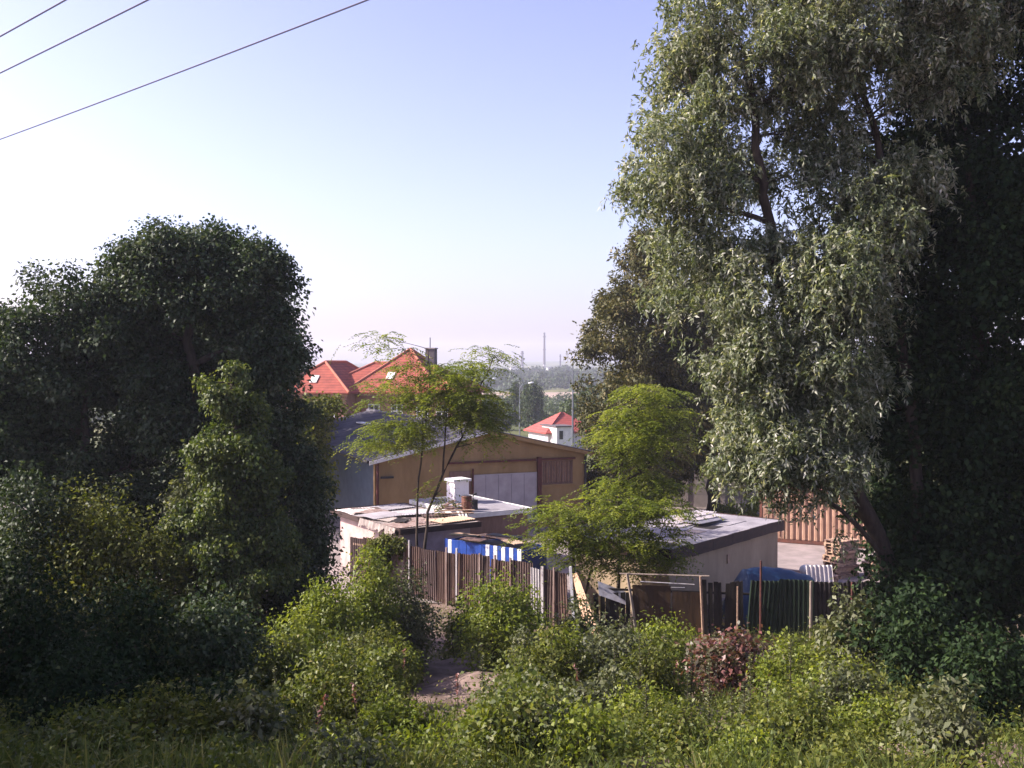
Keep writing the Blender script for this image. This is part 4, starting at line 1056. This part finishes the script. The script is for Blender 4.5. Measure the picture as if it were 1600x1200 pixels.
b = ground(X(898, d), d)
plant('locust_tree', 'low spreading yellow green locust at the corner of the fences', 'tree', b,
      [([b, W(897, 880, d), W(892, 830, d), W(880, 790, d)], .07, .025), ([b + A(.1, .1, 0), W(930, 870, d), W(965, 820, d), W(980, 780, d)], .06, .02), ([W(930, 870, d), W(985, 860, d), W(1030, 840, d)], .04, .02)],
      [mini(872, 800, d, 48, 20), mini(845, 838, d, 34, 18), mini(900, 840, d, 48, 24), mini(930, 795, d, 50, 20), mini(985, 795, d, 48, 20), mini(960, 835, d, 50, 26), mini(1015, 835, d, 44, 28), mini(1040, 800, d, 36, 16, .8), mini(985, 878, d, 55, 20), mini(925, 875, d, 40, 18), mini(1030, 880, d, 34, 16, .8)],
      'locust', 'frond', 220, 7, .27, .13, .42, limb_r=.03, twig_r=.012, twigs=200, hollow=.2, nl=13, rach=.66)
d = 36.2
b = ground(X(966, d), d - .4)
plant('locust_tree', 'taller feathery locust leaning over the garage roof', 'tree', b,
      [([b, W(966, 830, d), W(968, 740, d), W(985, 680, d), W(1005, 620, d)], .08, .025), ([W(968, 760, d), W(1010, 730, d), W(1040, 690, d)], .045, .02)],
      [mini(1005, 610, d, 40, 18), mini(1035, 645, d, 42, 22), mini(978, 642, d, 34, 16), mini(952, 665, d, 24, 12, .6), mini(985, 680, d, 50, 22), mini(1045, 690, d, 34, 18), mini(958, 700, d, 28, 14, .6), mini(1005, 730, d, 46, 20), mini(965, 755, d, 34, 16), mini(1030, 765, d, 40, 16)],
      'locust', 'frond', 165, 7, .27, .13, .42, limb_r=.03, twig_r=.012, twigs=180, hollow=.2, nl=13, rach=.7)

# ------------------------------------------------------------------ shrubs on the bank
def shrub(px, d, top, half, lm, label, L=.1, asp=.6, dens=1., name='shrub', cat='shrub', nl=5, droop=.35, cr=None, group=None):
    x = X(px, d); b = ground(x, d); s = d / 1600; Rr = half * s; H = max(.5, W(px, top, d)[2] - b[2])
    lobes = []
    for k in range(nl):
        q = 2 * pi * k / nl + R.uniform(-.5, .5); rr = Rr * R.uniform(.3, .55)
        z = H * R.uniform(.35, .68)
        lobes.append((b + A(rr * cos(q), rr * sin(q) * .8, z), A(Rr * R.uniform(.42, .6), Rr * R.uniform(.42, .6), H * R.uniform(.22, .32))))
    lobes.append((b + UP * H * .75, A(Rr * .5, Rr * .5, H * .27))); lobes.append((b + UP * H * .3, A(Rr * .85, Rr * .75, H * .3)))
    stems = []
    for k in range(4):
        q = 2 * pi * k / 4 + R.uniform(-.5, .5); e_ = b + A(Rr * .35 * cos(q), Rr * .35 * sin(q), H * .6)
        stems.append((curve(b + A(.08 * cos(q), .08 * sin(q), -.05), e_, 6), .03, .012))
    area = (2 * Rr) * H; nleaf = dens * 7.0 * area / (L * L * asp)
    cr = cr or max(.1, .16 * Rr + .05); per = 36; nc = max(20, int(nleaf / per))
    return plant(name, label, cat, b, stems, lobes, lm, 'broad', nc, per, cr, L, asp, limb_r=.018, twig_r=.008, twigs=min(90, nc), hollow=.55, zmin=b[2] + .05, stem_name='stems', crown_name='leaves', droop=droop, group=group)
for a in [
 (580, 25.0, 858, 42, 'lime', 'tallest bright yellow green shrub below the vine on the rusty fence', .085),
 (522, 24.0, 900, 55, 'lime', 'broad sunlit yellow green shrub at the foot of the dark tree', .085),
 (458, 23.2, 945, 42, 'lime', 'low sunlit yellow green shrub at the edge of the deep shade', .085),
 (632, 26.0, 885, 52, 'grey', 'grey green shrub against the rusty fence', .085),
 (600, 20.8, 985, 50, 'mid', 'rounded green shrub below the grey green fence shrub', .085),
 (618, 23.0, 1000, 34, 'lime', 'small yellow green shrub on the edge of the bare earth', .07),
 (785, 25.5, 902, 72, 'lime', 'dense domed shrub in front of the middle of the rusty fence', .09),
 (718, 28.0, 935, 28, 'weed', 'yellowish fern-like plant beside the domed fence shrub', .10),
 (905, 26.5, 935, 42, 'grey', 'pale grey green shrub below the peach leaning board', .09),
 (862, 19.8, 985, 62, 'mid', 'sprawling shrub at the head of the bare earth patch', .085),
 (965, 20.5, 968, 68, 'grey', 'wide grey green shrub below the dark fence', .09),
 (1040, 24.0, 972, 58, 'lime', 'light green shrub at the foot of the brown plywood', .085),
 (1140, 21.0, 985, 62, 'red', 'purple red leaved shrub among the green ones', .12),
 (1225, 20.0, 1005, 55, 'lime', 'yellow green shrub next to the purple red shrub', .08),
 (1318, 18.5, 1020, 68, 'lime', 'broad light green shrub below the young maple', .08),
 (1335, 22.5, 925, 52, 'grey', 'young maple with silvery sunlit leaves before the dark sheets', .13),
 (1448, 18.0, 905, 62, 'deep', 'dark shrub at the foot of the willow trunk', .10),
 (1545, 15.0, 960, 85, 'deep', 'large shade-dark shrub under the shaded maple', .10),
 (560, 15.2, 1060, 85, 'mid', 'half shaded green shrub between the gloom and the bare earth', .075),
 (448, 18.2, 985, 62, 'weed', 'pinkish green weedy shrub between shade and sun', .085),
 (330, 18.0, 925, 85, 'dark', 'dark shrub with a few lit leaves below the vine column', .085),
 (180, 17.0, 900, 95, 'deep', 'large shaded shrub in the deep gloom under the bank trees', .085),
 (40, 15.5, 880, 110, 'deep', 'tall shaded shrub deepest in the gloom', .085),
 (120, 12.6, 1020, 120, 'deep', 'low shade-dark shrub in front of the gloom', .07),
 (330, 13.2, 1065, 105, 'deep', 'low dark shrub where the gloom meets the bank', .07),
 (640, 13.2, 1125, 55, 'mid', 'low green shrub below the bare earth patch', .07),
 (835, 14.6, 1090, 60, 'weed', 'low mixed weedy shrub at the bottom of the bank path', .07),
 (1010, 15.0, 1080, 62, 'lime', 'low light green shrub on the bank below the grey green one', .07),
 (1215, 14.2, 1110, 75, 'mid', 'low green shrub below the purple red shrub', .07),
 (1370, 14.0, 1095, 85, 'lime', 'low sunny shrub beside the shade-dark one', .07),
 (140, 26.5, 765, 110, 'mid', 'mid green undergrowth shrub beneath the ragged tree', .11),
 (315, 27.8, 690, 75, 'grey', 'grey leaved shrub lit beside the vine column', .12),
 (40, 26.0, 730, 80, 'dark', 'dark undergrowth shrub beneath the ragged tree', .11),
 (240, 26.0, 830, 70, 'mid', 'shrub with sunlit top between the gloom and the vine column', .11),
 (480, 30.5, 790, 62, 'dark', 'dark bush between the domed tree and the low hut', .12),
 (430, 28.5, 860, 70, 'dark', 'dark bush at the foot of the domed tree', .11),
]:
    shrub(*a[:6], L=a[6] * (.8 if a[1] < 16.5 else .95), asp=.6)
def bare(x, y):                         # places with bare earth
    m_ = np.zeros_like(x)
    for px, d, rx, ry in ((704, 21.5, 1.15, 5.0), (668, 31.0, 1.0, 2.0), (1010, 17.0, .6, .5), (690, 26.5, .6, 1.5), (1000, 21.8, .5, .5)):
        m_ = np.maximum(m_, 1 - ((x - X(px, d)) / rx) ** 2 - ((y - d) / ry) ** 2)
    return m_ > 0
# low filler shrubs between the big ones, one label for each look
RS = np.random.default_rng(5); placed = []
ANCH = [(700, 20, 'bare earth patch'), (1140, 21.5, 'purple red shrub'), (785, 26, 'domed fence shrub'), (1040, 26, 'brown plywood fence'), (905, 29, 'peach leaning board'),
        (1430, 20, 'willow foot'), (1318, 18, 'young maple'), (330, 15, 'deep gloom'), (520, 23, 'sunlit yellow green shrubs'), (965, 20, 'wide grey green shrub'), (560, 14, 'half shaded shrub'),
        (1545, 14, 'shaded maple'), (840, 12.5, 'bank foot path'), (1080, 12, 'spiky weeds'), (80, 12.5, 'darkest bank shrubs'), (1350, 12, 'low sunny shrub')]
def lowlab(lm, x, d):
    w = min(ANCH, key=lambda a: (X(a[0], a[1]) - x) ** 2 + (a[1] - d) ** 2)[2]
    return {'lime': 'knee-high bright yellow green shrub', 'mid': 'knee-high plain green shrub', 'grey': 'knee-high grey green shrub', 'weed': 'knee-high mixed weedy clump'}[lm] + ' near the ' + w
while len(placed) < 64:
    d = RS.uniform(11.2, 29); px = RS.uniform(330, 1480); x = X(px, d)
    if bare(np.array([x]), np.array([d]))[0] or any((x - a) ** 2 + (d - c) ** 2 < .55 for a, c in placed): continue
    if 630 < px < 775 and 13.6 < d < 30: continue
    if 1040 < px < 1225 and d < 22.5: continue
    placed.append((x, d)); b = ground(x, d)
    hgt = RS.uniform(.6, 1.5) * (1.0 if d > 15 else .8); top = 568 + (CAMZ - b[2] - hgt) / d * 1600
    lm = ['lime', 'mid', 'grey', 'weed'][RS.choice(4, p=[.3, .3, .18, .22])]
    shrub(px, d, top, RS.uniform(.35, .7) / d * 1600, lm, lowlab(lm, x, d), L=RS.uniform(.06, .095), asp=RS.uniform(.45, .7), nl=4, group='low shrubs on the bank')
for k in range(34):
    d = RS.uniform(10.2, 13.6); px = RS.uniform(-60, 1620); x = X(px, d); b = ground(x, d)
    lm = ['lime', 'mid', 'grey', 'weed'][RS.choice(4, p=[.2, .35, .15, .3])]
    hgt = RS.uniform(.4, .95) * (.55 if 620 < px < 790 or 1060 < px < 1210 else 1); top = 568 + (CAMZ - b[2] - hgt) / d * 1600
    shrub(px, d, top, RS.uniform(.35, .7) / d * 1600, lm, lowlab(lm, x, d), L=RS.uniform(.04, .07), asp=RS.uniform(.4, .7), nl=4, group='low shrubs on the bank')
# vine on the left end of the fence
q = onplane(605, 860, FA, ff.n)
b = ground(q[0], q[1] - .35)
plant('climbing_vine', 'green vine climbing over the top of the rusty fence', 'vine', b, [([b, b + UP * 1.2, b + UP * 2.1], .04, .02)],
      [(b + UP * 1.95, A(.55, .35, .3)), (b + A(-.2, .05, 1.2), A(.3, .25, .8)), (b + A(.5, -.1, 1.75), A(.4, .25, .35))], 'mid', 'broad', 90, 40, .12, .1, .7, limb_r=.02, twigs=30, stem_name='stems', crown_name='leaves', droop=.8)
# grass strip plant by the wall
for k, (px, d, top, half) in enumerate([(1178, 57, 770, 16), (1140, 58, 788, 22), (925, 60, 735, 12)]):
    shrub(px, d, top, half, 'lime', ['upright yellow green bush beside the pale stake', 'low yellow green bush at the foot of the concrete wall', 'small bush at the warehouse corner by the sunlit wall'][k], L=.16, asp=.6)

# ------------------------------------------------------------------ ground cover
def cover(name, n, per, hgt, L, asp, lm, spread, upright):
    y = R.uniform(8.5, 37, n); x = R.uniform(-1, 1, n) * (y * .62 + 3)
    k = ~bare(x, y) | (R.random(n) < .06); x, y = x[k], y[k]; n = len(x)
    P = np.stack([x, y, G(x, y)], 1)
    K = np.repeat(np.arange(n), per); N = n * per
    hs = hgt * R.uniform(.4, 1.5, n)[K]
    off = R.normal(0, 1, (N, 3)) * A(spread, spread, 0)
    t = R.random(N) ** .8
    C = P[K] + off + UP * (hs * t * (0 if upright > 1 else 1))[:, None]
    D = unit(R.normal(0, .6, (N, 3)) * A(1, 1, .3) + UP * upright)
    Nn = unit(R.normal(0, .5, (N, 3)) + (UP if upright < 1 else A(0, -1, .3)))
    ll = (L if upright < 1 else hs) * R.uniform(.7, 1.3, N)
    return struct(leaf_obj(name, C, D, Nn, ll, ll * asp if upright < 1 else .014, .45 * R.random(n)[K] + .55 * R.random(N), LM[lm], droop=.2), 'stuff')
cover('ground_cover', 7000, 18, .36, .065, .6, 'weed', .15, .35)
cover('grass', 4800, 14, .42, .4, .04, 'grass', .1, 1.6)
# tall spiky weeds
def spike(px, d, top, lab):
    b = ground(X(px, d), d); t = W(px, top, d); H = t[2] - b[2]; n = 150
    rt = thing('tall_weed', lab, 'weed', b, 'spiky weeds on the bank')
    g = Geo(); g.tube([b, b + (t - b) * .5 + A(.02, 0, 0), t], [.012, .01, .004], 5); g.build('stem', BARK, rt)
    z = R.uniform(.15, 1, n); q = R.uniform(0, 2 * pi, n); D = np.stack([np.cos(q), np.sin(q), R.uniform(.0, .9, n)], 1)
    leaf_obj('leaves', b + (t - b) * z[:, None], D, np.tile(UP, (n, 1)) + R.normal(0, .3, (n, 3)), (.16 - .11 * z) * R.uniform(.7, 1.2, n), .03, R.random(n), LM['grey'], rt)
for px, d, top in ((1152, 14, 1128), (1180, 13.8, 1130), (1205, 13.6, 1135), (1166, 13.4, 1150), (880, 16.5, 1060), (800, 13.4, 1090), (1262, 17, 1060), (745, 14.8, 1100)):
    spike(px, d, top, 'tall narrow weed spike standing above the low shrubs')
for k in range(16):
    d = RS.uniform(11.5, 25); px = RS.uniform(450, 1450); b = ground(X(px, d), d); H = RS.uniform(.5, 1.1); lean = RS.normal(0, .18, 2)
    t = b + A(lean[0], lean[1], H); rt = thing('dry_stalk', 'dead brown stalk with withered seed head on the bank', 'stalk', b, 'dead stalks on the bank')
    g = Geo(); g.tube([b, (b + t) / 2 + A(.02, .01, 0), t], [.009, .008, .004], 5)
    for q in range(5):
        c = b + (t - b) * RS.uniform(.5, .95); an = RS.uniform(0, 6.3); g.tube([c, c + A(.09 * cos(an), .09 * sin(an), .1)], [.005, .003], 4)
    g.build('stem', M['post'], rt)
    n = 26; z = RS.uniform(.7, 1.02, n); D = rdir(n)
    leaf_obj('seed_head', b + (t - b) * z[:, None], D, rdir(n), .05, .03, RS.uniform(.8, 1, n), LM['red'], rt)
for k in range(40):
    d = RS.uniform(11.5, 24); px = RS.uniform(420, 1460)
    if bare(np.array([X(px, d)]), np.array([d]))[0]: continue
    b = ground(X(px, d), d); spike(px, d, 568 + (CAMZ - b[2] - RS.uniform(.7, 1.5)) / d * 1600, 'tall narrow weed spike standing above the low shrubs')
# sticks lying on the bank
for px, d, l, an in ((875, 14.4, .5, .9), (690, 22.0, .7, .3), (830, 24.5, .6, 1.9)):
    b = ground(X(px, d), d) + UP * .05; e2 = b + A(cos(an) * l, sin(an) * l * .6, .12)
    g = Geo(); g.tube([b, (b + e2) / 2 + UP * .05, e2], [.014, .012, .008], 6)
    tag(g.build('stick', M['lightpost'], None, loc=b), 'bleached dry stick lying on the bank', 'stick', 'dry sticks on the bank')

# ------------------------------------------------------------------ overhead wires and their poles
ev = unit(A(-1.08, 1, 0)); pv = A(ev[1], -ev[0], 0); hz = 6.2
offs = []
for (px, py), lab in (((285, 111), 'lowest of the three overhead cables'), ((118, 56), 'middle one of the three overhead cables'), ((52, 28), 'topmost of the three overhead cables')):
    p = W(px, py, hz / ray(px, py)[2]); c = float(np.dot(p, pv)); offs.append(c)
    a, b2 = -16., 62.; t = np.linspace(a, b2, 40); zc = p[2]
    t0 = float(np.dot(p, ev)); sag = lambda q: -.5 * 4 * (q - a) * (b2 - q) / (b2 - a) ** 2
    pts = [ev * q + pv * c + UP * (zc + sag(q) - sag(t0)) for q in t]
    g = Geo(); g.tube(pts, .016, 6); tag(g.build('overhead_cable', M['cable'], None, loc=pts[0]), lab, 'cable', 'overhead cables')
    wz_ = pts[0][2]
for tt, lb in ((-16.2, 'wooden power pole at the top of the bank carrying the cables'), (62.2, 'wooden power pole far along the bank carrying the cables')):
    pc = ev * tt + pv * np.mean(offs); b = ground(pc[0], pc[1])
    rt = thing('power_pole', lb, 'power pole', b)
    g = Geo(); g.tube([b - UP * .3, A(pc[0], pc[1], wz_ + .2)], [.16, .11], 10); g.build('pole', M['post'], rt)
    f = Frame(A(pc[0], pc[1], 0), pv); g = Geo(); g.box(f, -2.6, 2.6, .12, .22, wz_ - .32, wz_ - .18); g.build('crossarm', M['post'], rt)
    for c in offs:
        q = ev * tt + pv * c; g = Geo(); g.tube([A(q[0], q[1], wz_ - .2) , A(q[0], q[1], wz_ - .08), A(q[0], q[1], wz_ + .02)], [.03, .06, .03], 8); g.build('insulator', M['whitep'], rt)

# ------------------------------------------------------------------ haze
g = Geo(); f = Frame((0, 0, 0), (1, 0, 0)); g.box(f, -2700, 2700, -3400, 100, -25, 75)
hz_o = g.build('haze', None or M['fact'])
hm = bpy.data.materials.new('haze_air'); hm.use_nodes = True; nt = hm.node_tree
for nd in list(nt.nodes):
    if nd.type == 'BSDF_PRINCIPLED': nt.nodes.remove(nd)
pvn = nt.nodes.new('ShaderNodeVolumePrincipled'); pvn.inputs['Color'].default_value = (.82, .84, 1, 1)
pvn.inputs['Density'].default_value = .00028; pvn.inputs['Anisotropy'].default_value = .2
nt.links.new(pvn.outputs[0], [n_ for n_ in nt.nodes if n_.type == 'OUTPUT_MATERIAL'][0].inputs['Volume'])
hz_o.data.materials.clear(); hz_o.data.materials.append(hm); struct(hz_o, 'stuff')

for o in bpy.data.objects:
    if '_o' in o: del o['_o']
